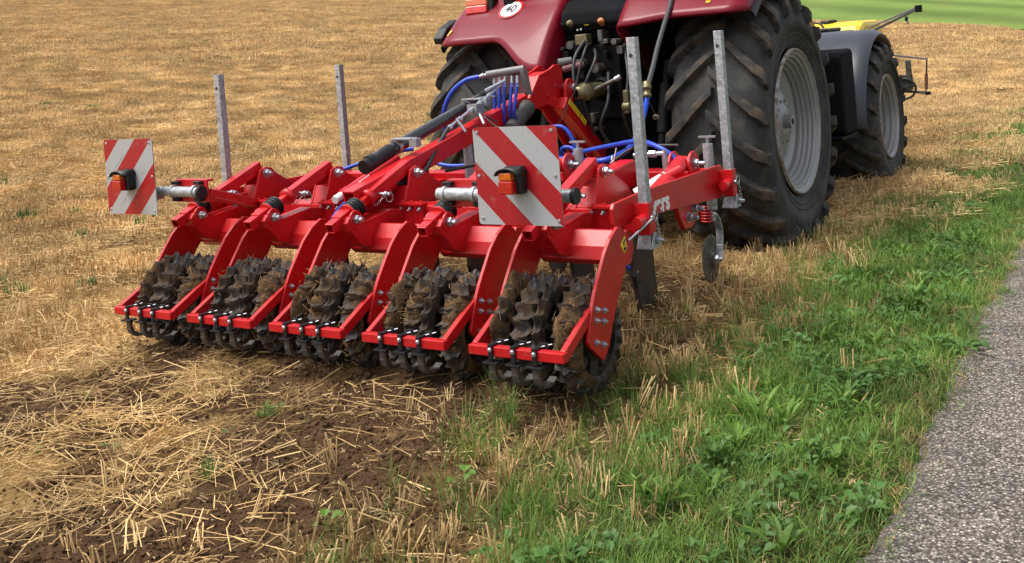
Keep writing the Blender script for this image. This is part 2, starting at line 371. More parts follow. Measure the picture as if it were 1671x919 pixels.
# asphalt path
def path_material():
    M = bpy.data.materials.new('coarse_asphalt'); M.use_nodes = True; n = M.node_tree; p = n.nodes['Principled BSDF']; L = n.links.new
    geo = n.nodes.new('ShaderNodeNewGeometry'); pos = geo.outputs['Position']
    v = n.nodes.new('ShaderNodeTexVoronoi'); v.inputs['Scale'].default_value = 105; L(pos, v.inputs['Vector'])
    s = n.nodes.new('ShaderNodeSeparateColor'); L(v.outputs['Color'], s.inputs[0])
    r = n.nodes.new('ShaderNodeValToRGB'); e = r.color_ramp.elements; e[0].position = .05; e[0].color = (.10, .088, .080, 1); e[1].position = 1; e[1].color = (.56, .52, .46, 1)
    k = e.new(.45); k.color = (.205, .186, .165, 1); k = e.new(.8); k.color = (.335, .307, .272, 1); L(s.outputs[0], r.inputs[0])
    d = n.nodes.new('ShaderNodeValToRGB'); e = d.color_ramp.elements; e[0].position = .25; e[0].color = (1, 1, 1, 1); e[1].position = .60; e[1].color = (.34, .32, .30, 1); L(v.outputs['Distance'], d.inputs[0])
    sc = n.nodes.new('ShaderNodeMath'); 
    k = n.nodes.new('ShaderNodeMix'); k.data_type = 'RGBA'; k.blend_type = 'MULTIPLY'; k.inputs[0].default_value = 1; L(r.outputs[0], k.inputs[6]); L(d.outputs[0], k.inputs[7])
    t = n.nodes.new('ShaderNodeTexNoise'); t.inputs['Scale'].default_value = 3; t.inputs['Detail'].default_value = 7; L(pos, t.inputs['Vector'])
    r2 = n.nodes.new('ShaderNodeValToRGB'); e = r2.color_ramp.elements; e[0].position = .3; e[0].color = (.8, .8, .8, 1); e[1].position = .7; e[1].color = (1.2, 1.17, 1.13, 1); L(t.outputs[0], r2.inputs[0])
    k2 = n.nodes.new('ShaderNodeMix'); k2.data_type = 'RGBA'; k2.blend_type = 'MULTIPLY'; k2.inputs[0].default_value = 1; L(k.outputs[2], k2.inputs[6]); L(r2.outputs[0], k2.inputs[7])
    # dark bitumen rim near the crumbling edge
    a = n.nodes.new('ShaderNodeAttribute'); a.attribute_name = 'edge'
    k3 = n.nodes.new('ShaderNodeMix'); k3.data_type = 'RGBA'; L(a.outputs['Fac'], k3.inputs[0]); L(k2.outputs[2], k3.inputs[6]); k3.inputs[7].default_value = (.085, .07, .065, 1)
    L(k3.outputs[2], p.inputs['Base Color']); p.inputs['Roughness'].default_value = .85; p.inputs['Specular IOR Level'].default_value = .25
    b = n.nodes.new('ShaderNodeBump'); b.inputs['Strength'].default_value = .9; b.inputs['Distance'].default_value = .006; b.invert = True
    L(v.outputs['Distance'], b.inputs['Height']); L(b.outputs[0], p.inputs['Normal'])
    return M
def path_sheet():
    ys = axis(-4, 400, 1.5, 12, .025, 1.06); us = np.concatenate([[0, .004, .012], np.linspace(.03, .5, 14), np.linspace(.6, 4.0, 22)])
    U, Y = np.meshgrid(us, ys, indexing='ij')
    e = -.85+.20*(fbm(Y, Y*0, 1.1, 91, 3)-.5)+.07*(fbm(Y, Y*0, 9, 92, 4)-.5)
    X = e+U; Z = terrain(np.full_like(X, -.8), Y)+.018*sst(0, .05, U)-.012+.004*(fbm(X, Y, 14, 93, 3)-.5)+.01*sst(0, 1.2, U)
    Z = Z+np.maximum(0, ground_z(X, Y)-.004-Z)*0
    co = np.stack([X, Y, Z], -1); mb = MB()
    P = [[tuple(co[i, j]) for j in range(co.shape[1])] for i in range(co.shape[0])]
    mb.grid(P, path_material()); o = obj('asphalt_path', mb, kind='structure', origin=(0, 0, 0)); o['label'] = 'coarse grey asphalt path with a crumbling edge'
    a = o.data.attributes.new('edge', 'FLOAT', 'POINT'); v = (sst(.09, .0, U+.08*(fbm(X, Y, 12, 94, 3)-.5))*.45).ravel().astype(np.float32); a.data.foreach_set('value', v)
path_sheet()
# ================================================================== TRACTOR
TX = -3.65
tractor = thing('tractor', 'large maroon tractor with dusty lugged tyres pulling the red cultivator', 'tractor', (TX, 8.6, 0))

def tyre_profile(W, R, rr):
    h = W/2; Rc = R-.055*R
    return [(0, Rc), (.30*h, Rc-.002), (.62*h, Rc-.014), (.82*h, Rc-.034*R), (.95*h, Rc-.09*R), (1.0*h, Rc-.17*R),
            (1.015*h, Rc-.24*R), (1.0*h, (Rc*.35+rr*.65)+.02), (.94*h, rr+.055*R), (.86*h, rr+.012), (.80*h, rr-.002)]
def prof_at(pr, s):
    d = [0]
    for a, b in zip(pr, pr[1:]): d.append(d[-1]+math.dist(a, b))
    t = s*d[-1]
    for i in range(len(pr)-1):
        if t <= d[i+1] or i == len(pr)-2:
            k = (t-d[i])/(d[i+1]-d[i]); a, b = pr[i], pr[i+1]
            tx, tr = b[0]-a[0], b[1]-a[1]; L = math.hypot(tx, tr)
            return (a[0]+tx*k, a[1]+tr*k, -tr/L, tx/L)    # x, r, normal x, normal r
def make_tyre(parent, cx, cy, cz, W, R, rr, N, out, seed):
    pr = tyre_profile(W, R, rr); mb = MB()
    full = [(-x, r) for x, r in pr[::-1]]+pr[1:]
    mb.lathe((cx, cy, cz), (1, 0, 0), full, TYRE, 120)
    # bead ridges on the sidewall
    for s in (-1, 1):
        for q in (.80, .86):
            x, r, _, _ = prof_at(pr, q); mb.lathe((cx+s*x, cy, cz), (s, 0, 0), [(-.004, r+.008), (.004, r+.004), (.004, r-.004), (-.004, r-.008)], TYRE, 96)
    ty = obj('tyre', mb, parent, origin=(cx, cy, cz))
    # lugs: one mesh per side, shared by every lug of that side
    tr = random.Random(seed); H = .062*R/1.0
    smax = .60
    for s in (-1, 1):
        lm = MB(); P = []; ns = 12
        for i in range(ns+1):
            q = i/ns; sq = q*smax; x, r, nx, nrr = prof_at(pr, sq)
            if q < .08: x = -.02+.25*x
            ang = -(min(q/.86, 1)**.9)*.36 - .02*q      # trailing sweep
            wd = (.066+.034*q)*R; h = H*(1 if q < .82 else 1-.6*(q-.82)/.18)
            if q == 1: h = .003
            row = []
            for (w_, hh) in ((-wd*.52, -.006), (-wd*.44, h*.98), (-wd*.1, h), (wd*.25, h), (wd*.46, h*.96), (wd*.60, -.006)):
                a = ang+w_/R; X = s*(x+nx*hh); rr_ = r+nrr*hh
                # angle measured about the axle; forward rolling = towards +y at top, so the rear of the tyre climbs
                row.append((X, -math.cos(a)*rr_, math.sin(a)*rr_))
            P.append(row)
        lm.grid(P, LUG, smooth=False)
        for e in (0, ns): lm.add(P[e], [tuple(range(6))], LUG)
        b0 = obj('lug', lm, parent=ty, origin=None)
        b0.data.transform(Matrix.Translation(Vector(b0.location)+WL[ty.name]-Vector((0, 0, 0)))); mesh = b0.data
        bpy.data.objects.remove(b0)
        for k in range(N):
            a = 2*math.pi*(k+(.5 if s > 0 else 0))/N
            link_mesh('lug', mesh, ty, (cx, cy, cz), rot=(-a, 0, 0))
    return ty
def make_rim(parent, x_out, cy, cz, Rr, depth, s):
    """s = +1: outer face looks to +x"""
    mb = MB(); k = Rr/.555
    prof = [(-.012, .560), (0, .556), (.004, .545), (-.010, .535), (-.02, .518)]+[q for t in range(4) for q in ((-.02-(depth-.03)*(t+.12)/4, .518-.022*t), (-.02-(depth-.03)*(t+.55)/4, .512-.022*t), (-.02-(depth-.03)*(t+.70)/4, .494-.022*t))]+[(-depth, .43), (-depth, .40)]
    prof = [(o, r*k) for o, r in prof]
    c = (x_out, cy, cz)
    mb.lathe(c, (s, 0, 0), prof, RIMM, 96, smooth=False)
    mb.lathe(c, (s, 0, 0), [(-.014, .562*k), (.006, .556*k), (.008, .549*k), (.0, .545*k)], RUST, 96)
    d = [(-depth, .40*k), (-depth-.03, .36*k), (-depth-.02, .28*k), (-depth+.03, .20*k), (-depth+.035, .13*k), (-depth+.05, .12*k), (-depth+.05, .06), (-depth+.05, .001)]
    mb.lathe(c, (s, 0, 0), d, RIMM, 64)
    r = obj('rim', mb, parent, origin=c)
    bm = MB(); bm.hexbolt((0, 0, 0), (s, 0, 0), .010, RIMM, 0); me = None
    for i in range(10):
        a = i*2*math.pi/10
        p = (x_out-s*(depth-.034), cy+math.cos(a)*.165*k, cz+math.sin(a)*.165*k)
        if me is None: o = obj('wheel_nut', MB_shift(bm, p), r, origin=p); me = o.data
        else: link_mesh('wheel_nut', me, r, p)
    return r
def MB_shift(mb, p):
    n = MB(); n.v = [(a+p[0], b+p[1], c+p[2]) for a, b, c in mb.v]; n.f, n.m, n.mats, n.sm = mb.f, mb.m, mb.mats, mb.sm; return n

RW, RRAD, RC = .71, 1.01, (7.64, .915)
FW_, FRAD, FC = .60, .775, (10.74, .660)
def wheel(xo, s, W, R, c, rr, depth, N, seed, nm):
    cx = xo-s*(W/2-.015); p = MB()
    wh = bpy.data.objects.new(nm, None); COL.objects.link(wh); WL[wh.name] = Vector((cx, c[0], c[1])); wh.parent = tractor; wh.location = WL[wh.name]-WL[tractor.name]
    make_tyre(wh, cx, c[0], c[1], W, R, rr, N, s, seed); make_rim(wh, xo-s*.005, c[0], c[1], rr, depth, s)
    return wh
w1 = wheel(-2.285, 1, RW, RRAD, RC, .550, .155, 20, 1, 'rear_wheel')
w2 = wheel(-5.08, -1, RW, RRAD, RC, .550, .33, 20, 2, 'rear_wheel')
w3 = wheel(-2.29, 1, FW_, FRAD, FC, .425, .26, 18, 3, 'front_wheel')
w4 = wheel(-4.95, -1, FW_, FRAD, FC, .425, .26, 18, 4, 'front_wheel')
# axle stub that pokes out of the right rear wheel
mb = MB(); mb.tube([(-2.60, 7.61, .915), (-2.335, 7.61, .915)], .052, RIMM, 20); mb.tube([(-2.337, 7.61, .915), (-2.330, 7.61, .915)], .022, DARK, 12)
mb.tube([(-2.66, 7.60, .915), (-2.60, 7.60, .915)], .085, RIMM, 24); obj('axle_stub', mb, tractor, bevel=.004)

# fenders ------------------------------------------------------------
def fender_fn(xo, xi, low_out, low_in, cy=7.95, cz=.80, R=1.52):
    """returns f(u,v): u 0 outer .. 1 inner, v 0 rear lip .. 1 front"""
    def f(u, v):
        x = xo+(xi-xo)*u
        zl = low_out+(low_in-low_out)*float(sst(.52, .96, u))
        Rr = R-.10*(1-min(u/.14, 1))**2*(1) + .05*float(sst(.5, .95, u))*(1-v)
        a0 = math.asin(max(-.2, min(.97, (zl-cz)/Rr))); a1 = R_(125)
        a = a0+(a1-a0)*v
        yy = cy-math.cos(a)*Rr; zz = cz+math.sin(a)*Rr
        # rear lip leans outwards and curls a little
        yy -= .10*(1-v)**6*(1-.5*u); 
        return Vector((x, yy, zz))
    return f
def fender(xo, xi, lo, li):
    f = fender_fn(xo, xi, lo, li); mb = MB(); nu, nv = 26, 40
    P = [[f(i/nu, (j/nv)) for j in range(nv+1)] for i in range(nu+1)]
    # inner wall falling towards the axle, hidden edge welded to the crown
    for k, dz in ((1, .0), (2, .0)):
        P.append([Vector((P[nu][j].x+(.012*k if xi > xo else -.012*k), P[nu][j].y*(1-.02*k)+7.72*.02*k, P[nu][j].z*(1-.02*k)+.915*.02*k)) for j in range(nv+1)])
    wall = [Vector((P[-1][0].x, 7.72+(p.y-7.72)*.55, .915+(p.z-.915)*.55)) for p in P[-1]]
    P.append(wall)
    mb.grid(P, MAROON)
    o = obj('fender', mb, tractor); s = o.modifiers.new('thick', 'SOLIDIFY'); s.thickness = .025; s.offset = 0
    return o, f
fl, ffl = fender(-4.93, -3.86, 1.70, 1.44)
fr, ffr = fender(-2.33, -3.26, 1.765, 1.73)
# black rubber edge on the outer fender rim
for f, s in ((ffl, -1), (ffr, 1)):
    mb = MB(); P = []
    for j in range(41):
        a = f(0, j/40); P.append([a, a+Vector((s*.02, 0, -.01)), a+Vector((s*.03, .03, -.05)), a+Vector((s*.02, .05, -.06)), a+Vector((0, .02, -.01))])
    mb.grid(P, BLACKP); obj('fender_edge', mb, tractor)
def on_fender(f, u, v, off=.016):
    p = f(u, v); a = f(u+.01, v)-f(u-.01, v); b = f(u, v+.01)-f(u, v-.01); n = a.cross(b).normalized()
    if n.y > 0: n = -n
    if abs(n.y) < .3 and n.z < 0: n = -n
    return p+n*off, n
def face_rot(n, up=Vector((0, 0, 1))):
    z = n.normalized(); x = up.cross(z).normalized(); y = z.cross(x); return Matrix((x, y, z)).transposed().to_euler()
# tail lamp on the left fender
p, n = on_fender(ffl, .26, .165, .03); q = face_rot(Vector((.05, -1, .12))).to_matrix()
def oriented(mb, q, p):
    r = MB(); r.v = [tuple(q@Vector(v)+Vector(p)) for v in mb.v]; r.f, r.m, r.mats, r.sm = mb.f, mb.m, mb.mats, mb.sm; return r
mb = MB(); mb.box(-.125, .125, -.072, .072, -.10, .02, BLACKP); lampb = obj('tail_lamp', oriented(mb, q, p), tractor, bevel=.02)
mb = MB(); mb.box(-.118, .082, -.062, .002, .012, .050, REDLAMP); obj('red_lens', oriented(mb, q, p), lampb, bevel=.008)
mb = MB(); mb.box(-.118, .082, .003, .062, .012, .046, mat('lamp_amber_lens', (.62, .13, .04), .18, coat=.7)); obj('amber_lens', oriented(mb, q, p), lampb, bevel=.008)
# speed disc
p, n = on_fender(ffl, .56, .14, .016)
mb = MB(); mb.lathe(p, n, [(0, .001), (0, .115), (.002, .115), (.002, .001)], REDL, 40, False); dsk = obj('speed_disc', mb, tractor)
mb = MB(); mb.lathe(p+n*.0025, n, [(0, .001), (0, .093), (.001, .093), (.001, .001)], WHITE, 40, False); obj('white_face', mb, dsk)
text('number', '40', INK, dsk, p+n*.0045, face_rot(n), .125, bold=.003, sx=.85)
for f, u in ((ffl, .10), (ffr, .30)):
    p, n = on_fender(f, u, .05, .017); mb = MB(); mb.box(-.016, .016, -.028, .028, 0, .0015, YLAB); mb.box(-.012, .012, -.003, -.018, .0015, .0022, ORNG)
    obj('reflector_sticker', oriented(mb, face_rot(n).to_matrix(), p), tractor)
# steel bar under the left fender edge
mb = MB(); mb.prism([(6.78, 1.72), (6.76, 1.77), (6.84, 1.85), (7.0, 1.92), (7.1, 1.90), (6.95, 1.78), (6.86, 1.72)], -5.03, -4.935, BLACKP); obj('fender_extension', mb, tractor, bevel=.012)

# cab, bonnet (mostly above the frame) -------------------------------
mb = MB(); mb.prism([(7.05, 1.90), (6.98, 2.05), (7.05, 2.95), (8.9, 2.95), (9.1, 1.9), (9.1, 1.35), (8.3, 1.25), (7.4, 1.60)], TX-.72, TX+.72, GLASSD); cab = obj('cab', mb, tractor, bevel=.03)
mb = MB(); mb.prism([(6.9, 2.95), (6.95, 3.08), (7.3, 3.16), (9.0, 3.14), (9.25, 3.0), (9.2, 2.93)], TX-.84, TX+.84, MAROON); obj('cab_roof', mb, cab, bevel=.03)
for x in (TX-.74, TX+.74):
    mb = MB(); mb.beam((x, 6.98, 1.86), (x, 7.06, 2.95), .07, .09, DARK, up=(1, 0, 0)); obj('cab_pillar', mb, cab, bevel=.008)
mb = MB(); mb.prism([(9.1, 1.1), (9.1, 2.02), (10.2, 1.98), (11.5, 1.80), (11.9, 1.5), (11.9, 1.0), (11.2, .85)], TX-.42, TX+.42, MAROON); obj('bonnet', mb, tractor, bevel=.05)
mb = MB(); mb.box(TX-.30, TX+.30, 8.6, 12.0, .55, 1.12, DARK); obj('chassis', mb, tractor, bevel=.03)
mb = MB(); mb.tube([(-4.75, 10.74, .66), (-2.6, 10.74, .66)], .11, DARK, 20); mb.box(TX-.25, TX+.25, 10.5, 11.0, .5, .85, DARK); obj('front_axle', mb, tractor)
mb = MB(); mb.tube([(-4.8, 7.64, .915), (-2.6, 7.64, .915)], .17, DARK, 24); mb.lathe((TX, 7.64, .93), (0, 1, 0), [(-.75, .001), (-.75, .30), (-.2, .42), (.8, .42), (1.1, .3)], DARK, 28); obj('rear_axle', mb, tractor)

# rear housing seen between the fenders ------------------------------
mb = MB(); mb.prism([(6.95, 1.60), (6.86, 1.66), (6.84, 1.86), (6.92, 1.95), (7.2, 2.05), (7.5, 2.1), (7.6, 1.6)], -3.90, -3.20, TANKB); hs_ = obj('rear_panel', mb, tractor, bevel=.015)
mb = MB(); mb.prism([(6.80, 1.72), (6.74, 1.78), (6.76, 1.87), (6.84, 1.93), (7.0, 1.93), (7.0, 1.72)], -3.80, -3.26, TANKB); obj('socket_housing', mb, hs_, bevel=.02)
def coupler(x, z, mt, y=6.77):
    mb = MB(); mb.lathe((x, y, z), (0, -1, 0), [(-.03, .034), (.01, .036), (.012, .026), (.035, .026), (.036, .016), (.06, .016), (.06, .001)], mt, 20)
    mb.lathe((x-.055, y, z+.002), (-1, -.3, 0), [(-.04, .016), (.01, .018), (.012, .012), (.03, .012), (.03, .001)], ZINC, 16)
    obj('hydraulic_coupler', mb, hs_)
coupler(-3.715, 1.79, OLIVE); coupler(-3.45, 1.785, mat('orange_zinc', (.42, .14, .05), .4, metal=.5, noise=(30, .3)))
mb = MB(); mb.box(-3.60, -3.56, 6.752, 6.757, 1.765, 1.83, YLAB); obj('yellow_tag', mb, hs_, bevel=.001)
for x, z in ((-3.665, 1.735), (-3.635, 1.738)):
    mb = MB(); mb.lathe((x, 6.765, z), (0, -1, 0), [(0, .001), (0, .008), (.006, .007), (.006, .001)], WHITE, 10); obj('panel_light', mb, hs_)
# transmission / hydraulic block cluster
tr = random.Random(5)
mb = MB(); mb.box(-3.88, -3.28, 6.95, 7.4, .55, 1.70, DARK); mb.box(-3.75, -3.35, 6.80, 6.96, 1.05, 1.62, DARK); gh = obj('gearbox_housing', mb, tractor, bevel=.02)
for i in range(26):
    x = tr.uniform(-3.84, -3.30); z = tr.uniform(.75, 1.68); a, b, c_ = tr.uniform(.03, .09), tr.uniform(.03, .10), tr.uniform(.03, .09)
    mb = MB(); y = 6.78-tr.uniform(0, .08)
    if i % 3: mb.box(x-a/2, x+a/2, y, 6.98, z-c_/2, z+c_/2, (DARK, BLACKP, STEELD)[i % 7 % 3])
    else: mb.tube([(x, y-.02, z), (x, 6.97, z)], a*.45, (STEELD, DARK)[i % 2], 14)
    obj('valve_body' if i % 3 else 'plug', mb, gh, bevel=.006)
mb = MB(); mb.box(-3.66, -3.56, 6.70, 6.80, 1.62, 1.70, OLIVE); obj('spool_cover', mb, gh, bevel=.006)
mb = MB(); mb.tube([(-3.80, 6.66, 1.50), (-3.73, 6.74, 1.51)], .030, RIMM, 16); obj('grey_cap', mb, gh)
mb = MB(); mb.tube([(-3.74, 6.62, 1.445), (-3.60, 6.70, 1.475)], .026, mat('dusty_pink_cap', (.16, .05, .06), .6), 16); obj('dust_cap', mb, gh)
mb = MB(); mb.tube([(-3.50, 6.70, 1.50), (-3.50, 6.70, 1.46)], .012, REDL, 10); obj('red_tag', mb, gh)
# top link / lift cylinder with olive knuckle next to the mast pin
mb = MB(); mb.lathe((-3.52, 6.50, 1.275), (.25, 1, .04), [(-.08, .03), (-.08, .045), (-.02, .050), (.0, .068), (.05, .070), (.08, .055), (.30, .055), (.42, .045)], OLIVE, 24)
mb.lathe((-3.45, 6.74, 1.28), (.25, 1, .04), [(-.06, .075), (-.05, .092), (.02, .092), (.03, .075)], DARK, 24); obj('top_link', mb, tractor)
mb = MB(); mb.tube([(-3.48, 6.55, 1.27), (-3.30, 6.60, 1.35)], [.020, .014], STEELD, 12); mb.tube([(-3.30, 6.60, 1.35), (-3.26, 6.61, 1.37)], .02, ZINC, 10); obj('lift_rod', mb, tractor)
for x in (-4.05, -3.05):
    mb = MB(); mb.beam((x, 7.2, .75), (x+(.08 if x < -3.5 else -.08), 6.35, .74), .05, .10, DARK); obj('lower_link', mb, tractor, bevel=.012)
    mb = MB(); mb.tube([(x, 6.75, .80), (x, 7.0, 1.45)], .03, DARK, 14); mb.tube([(x, 6.8, .93), (x, 6.93, 1.28)], .045, DARK, 14); obj('lift_link', mb, tractor)
mb = MB(); mb.lathe((-3.22, 6.6, 1.15), (1, 0, 0), [(-.03, .001), (-.03, .035), (.03, .035), (.03, .001)], OLIVE, 20); mb.box(-3.24, -3.20, 6.58, 6.62, 1.10, 1.27, OLIVE); obj('stabiliser_bracket', mb, tractor, bevel=.008)
# loose black hoses hanging from the hydraulic block
HP = [[(-3.58, 6.72, 1.66), (-3.60, 6.55, 1.5), (-3.58, 6.5, 1.2), (-3.62, 6.6, .9)],
      [(-3.55, 6.72, 1.62), (-3.50, 6.55, 1.58), (-3.55, 6.48, 1.35), (-3.60, 6.5, 1.05), (-3.66, 6.6, .80)],
      [(-3.52, 6.74, 1.58), (-3.44, 6.58, 1.50), (-3.52, 6.5, 1.25), (-3.50, 6.6, .95)],
      [(-3.40, 6.7, 1.40), (-3.36, 6.58, 1.2), (-3.42, 6.55, 1.0), (-3.36, 6.7, .8)],
      [(-3.78, 6.72, 1.35), (-3.70, 6.60, 1.15), (-3.76, 6.6, .95), (-3.7, 6.8, .8)],
      [(-3.30, 6.8, 1.6), (-3.22, 6.65, 1.35), (-3.26, 6.62, 1.1), (-3.30, 6.8, .9)]]
for i, h in enumerate(HP):
    mb = MB(); mb.tube(h, (.013, .010, .012)[i % 3], BLKHOSE, 10, interp=8); obj('hydraulic_hose', mb, tractor)
# grey down-pipe hose from the cab to the blue implement hose
mb = MB(); mb.tube([(-2.776, 6.0, 1.30), (-2.81, 6.2, 1.44), (-2.846, 6.4, 1.591), (-2.90, 6.8, 1.892), (-2.93, 7.0, 2.1)], .017, mat('grey_hose', (.045, .045, .047), .5), 12, interp=6); obj('feed_hose', mb, tractor)
mb = MB(); mb.lathe((-2.776, 6.0, 1.30), (.05, -.2, -1), [(-.05, .019), (-.045, .026), (-.02, .026), (-.018, .032), (.0, .032), (.002, .024), (.03, .024), (.035, .030), (.05, .030), (.055, .016)], OLIVE, 16)
mb.tube([(-2.79, 6.0, 1.26), (-2.76, 6.02, 1.18), (-2.75, 6.05, 1.12)], .003, BLKHOSE, 6); mb.lathe((-2.75, 6.05, 1.11), (0, -1, 0), [(-.012, .01), (-.01, .02), (.01, .02), (.012, .01)], OLIVE, 14); obj('hose_coupling', mb, tractor)
# fuel tank / step box and right front mudguard
mb = MB(); mb.prism([(9.28, .66), (9.28, 1.33), (9.34, 1.37), (9.70, 1.40), (9.74, 1.36), (9.74, .70), (9.70, .62), (9.32, .62)], -2.98, -2.37, TANKB); ft = obj('fuel_tank', mb, tractor, bevel=.03)
mb = MB(); mb.box(-2.96, -2.38, 9.2, 9.75, .585, .61, DARK); mb.beam((-2.42, 9.2, .60), (-2.40, 9.85, .56), .03, .03, DARK); obj('step_rail', mb, tractor, bevel=.004)
mb = MB(); mb.tube([(-2.72, 8.45, .60), (-2.30, 8.45, .60)], .022, GREYM, 14); obj('step_peg', mb, tractor)
mb = MB(); P = []; nu, nv = 14, 36
for i in range(nu+1):
    u = i/nu; x = -3.02+.70*u; row = []
    for j in range(nv+1):
        v = j/nv; a = R_(-3+128*v); Rr = .895-.05*max(0, (u-.82)/.18)**2-.03*max(0, (.15-u)/.15)
        y = FC[0]-math.cos(a)*Rr; z = FC[1]+math.sin(a)*Rr
        row.append((x+.0*v, y, z))
    P.append(row)
mb.grid(P, FENDB); fg = obj('front_mudguard', mb, tractor, bevel=0); s = fg.modifiers.new('thick', 'SOLIDIFY'); s.thickness = .03; s.offset = -1
b = fg.modifiers.new('b', 'BEVEL'); b.width = .008; b.segments = 2; b.angle_limit = R_(50)
mb = MB(); mb.beam((-2.7, 10.2, 1.05), (-2.9, 10.7, .8), .05, .05, DARK); mb.beam((-2.7, 9.9, .9), (-3.2, 10.3, .75), .04, .04, DARK); obj('mudguard_stay', mb, tractor)
mb = MB(); mb.box(-3.25, -2.78, 10.8, 11.6, 1.44, 1.56, BLACKP); mb.box(-3.2, -2.9, 10.9, 11.5, 1.56, 1.60, BLACKP); obj('battery_box', mb, tractor, bevel=.02)

# front tank unit ----------------------------------------------------
FT = thing('front_tank', 'yellow plastic tank with steel side arms carried on the front of the tractor', 'tank', (-3.3, 12.7, .4))
mb = MB(); mb.prism([(12.2, .9), (12.15, 1.45), (12.25, 1.60), (12.45, 1.66), (13.2, 1.66), (13.4, 1.5), (13.4, .9)], -4.4, -2.86, YELL); tk = obj('tank', mb, FT, bevel=.06)
mb = MB(); mb.lathe((-3.30, 12.5, 1.66), (0, 0, 1), [(0, .10), (.025, .10), (.035, .085), (.035, .001)], BLACKP, 32); obj('lid', mb, tk)
mb = MB(); mb.tube([(-3.55, 12.3, 1.58), (-3.5, 12.28, 1.67), (-3.35, 12.27, 1.66), (-3.28, 12.27, 1.56)], .012, BLKHOSE, 10, interp=6); obj('vent_hose', mb, tk)
mb = MB(); mb.beam((-2.88, 12.3, 1.47), (-2.22, 12.3, 1.745), .022, .03, STEELD); mb.beam((-2.80, 12.3, 1.56), (-2.25, 12.3, 1.755), .018, .02, GREYM)
mb.box(-2.26, -2.19, 12.27, 12.33, 1.70, 1.78, DARK); arm = obj('boom_arm', mb, FT, bevel=.003)
mb = MB(); mb.tube([(-2.36, 12.3, 1.66), (-2.37, 12.3, 1.61)], .018, BLACKP, 12); mb.tube([(-2.36, 12.3, 1.62), (-2.35, 12.3, 1.57)], .010, GREYM, 10); obj('spray_nozzle', mb, arm)
mb = MB(); mb.beam((-2.85, 12.5, 1.27), (-2.21, 12.5, 1.15), .03, .022, GREYM); mb.box(-2.45, -2.39, 12.48, 12.52, .86, 1.15, STEELD); mb.prism([(12.46, .80), (12.46, .98), (12.56, .98), (12.56, .80)], -2.60, -2.39, STEELD)
mb.beam((-2.60, 12.5, .80), (-2.22, 12.5, .76), .05, .03, STEELD); mb.box(-2.25, -2.20, 12.46, 12.54, .735, .77, DARK); br = obj('side_bracket', mb, FT, bevel=.003)
mb = MB(); mb.tube([(-2.21, 12.5, 1.17), (-2.245, 12.5, .78)], .009, BLKHOSE, 10); mb.tube([(-2.228, 12.5, .98), (-2.24, 12.5, .80)], .018, mat('rusty_spring', (.13, .05, .03), .7), 12); obj('tension_rod', mb, br)
mb = MB(); P = []
for i in range(33):
    a = i/32*2*math.pi; c0 = Vector((-2.47+.13*math.cos(a), 12.42+.02*math.sin(a), .82+.115*math.sin(a))); d = Vector((math.cos(a), 0, math.sin(a)))
    P.append([c0+d*.014*math.cos(t)+Vector((0, .014*math.sin(t), 0)) for t in [k*math.pi/4 for k in range(9)]])
mb.grid(P, BLACKP)
for a in (.3, 2.4, 4.5): mb.beam((-2.47, 12.42, .82), (-2.47+.13*math.cos(a), 12.42, .82+.115*math.sin(a)), .02, .015, BLACKP, up=(0, 1, 0))
obj('guide_wheel', mb, br)
mb = MB(); mb.box(-3.9, -3.2, 11.9, 12.4, .6, 1.0, DARK); mb.box(-2.9, -2.5, 12.45, 12.55, .75, .85, STEELD); obj('tank_frame', mb, FT, bevel=.01)

# ================================================================== CULTIVATOR
cult = thing('cultivator', 'bright red mounted cultivator with five press roller sections and striped warning boards', 'cultivator', (-3.5, 4.9, .1))
def part(name, mb, parent=None, **k): return obj(name, mb, parent or cult, **k)

# main frame --------------------------------------------------------
mb = MB(); mb.box(-4.90, -2.112, 4.42, 4.56, .675, .80, RED); part('rear_beam', mb, bevel=.008)
mb = MB(); mb.box(-4.90, -2.112, 5.30, 5.44, .72, .86, RED); part('front_beam', mb, bevel=.008)
mb = MB(); mb.box(-4.3, -3.0, 6.05, 6.17, .66, .80, RED); part('headstock_beam', mb, bevel=.008)
BP = [(4.07, .79), (4.065, .86), (4.085, .883), (4.42, .893), (5.43, .878), (5.45, .86), (5.45, .70), (5.43, .692), (4.6, .755), (4.12, .768)]
for x0, x1 in ((-2.112, -2.094), (-4.918, -4.900)):
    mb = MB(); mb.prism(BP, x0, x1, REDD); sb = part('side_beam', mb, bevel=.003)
    if x0 > -3: sbR = sb
    mb = MB(); mb.prism([(4.3, .80), (4.3, .86), (5.46, .85), (5.46, .72)], x0-.05 if x0 > -3 else x0+.018, x1-.018 if x0 > -3 else x1+.05, RED); part('beam_web', mb, sb, bevel=.004)
# lettering on the outer right beam; the first letter hides behind the support leg
text('lettering', 'Evers', WHITE, sbR, (-2.0925, 4.412, .800), (R_(90), 0, R_(90)), .128, extrude=.0008, bold=.0045, align='LEFT', sx=.98)
for x in (-4.0, -3.02):
    mb = MB(); mb.beam((x, 4.56, .76), (x+.06*(1 if x < -3.5 else -1), 6.1, .75), .10, .13, RED); part('long_beam', mb, bevel=.006)
# curved reinforcing plates between the beams (seen left and right of the mast)
for x in (-4.28, -2.62):
    mb = MB(); mb.prism([(4.56, .80), (4.60, .84), (5.0, .90), (5.3, .93), (5.44, .90), (5.44, .80), (5.0, .74)], x-.05, x+.05, RED); part('gusset_box', mb, bevel=.01)
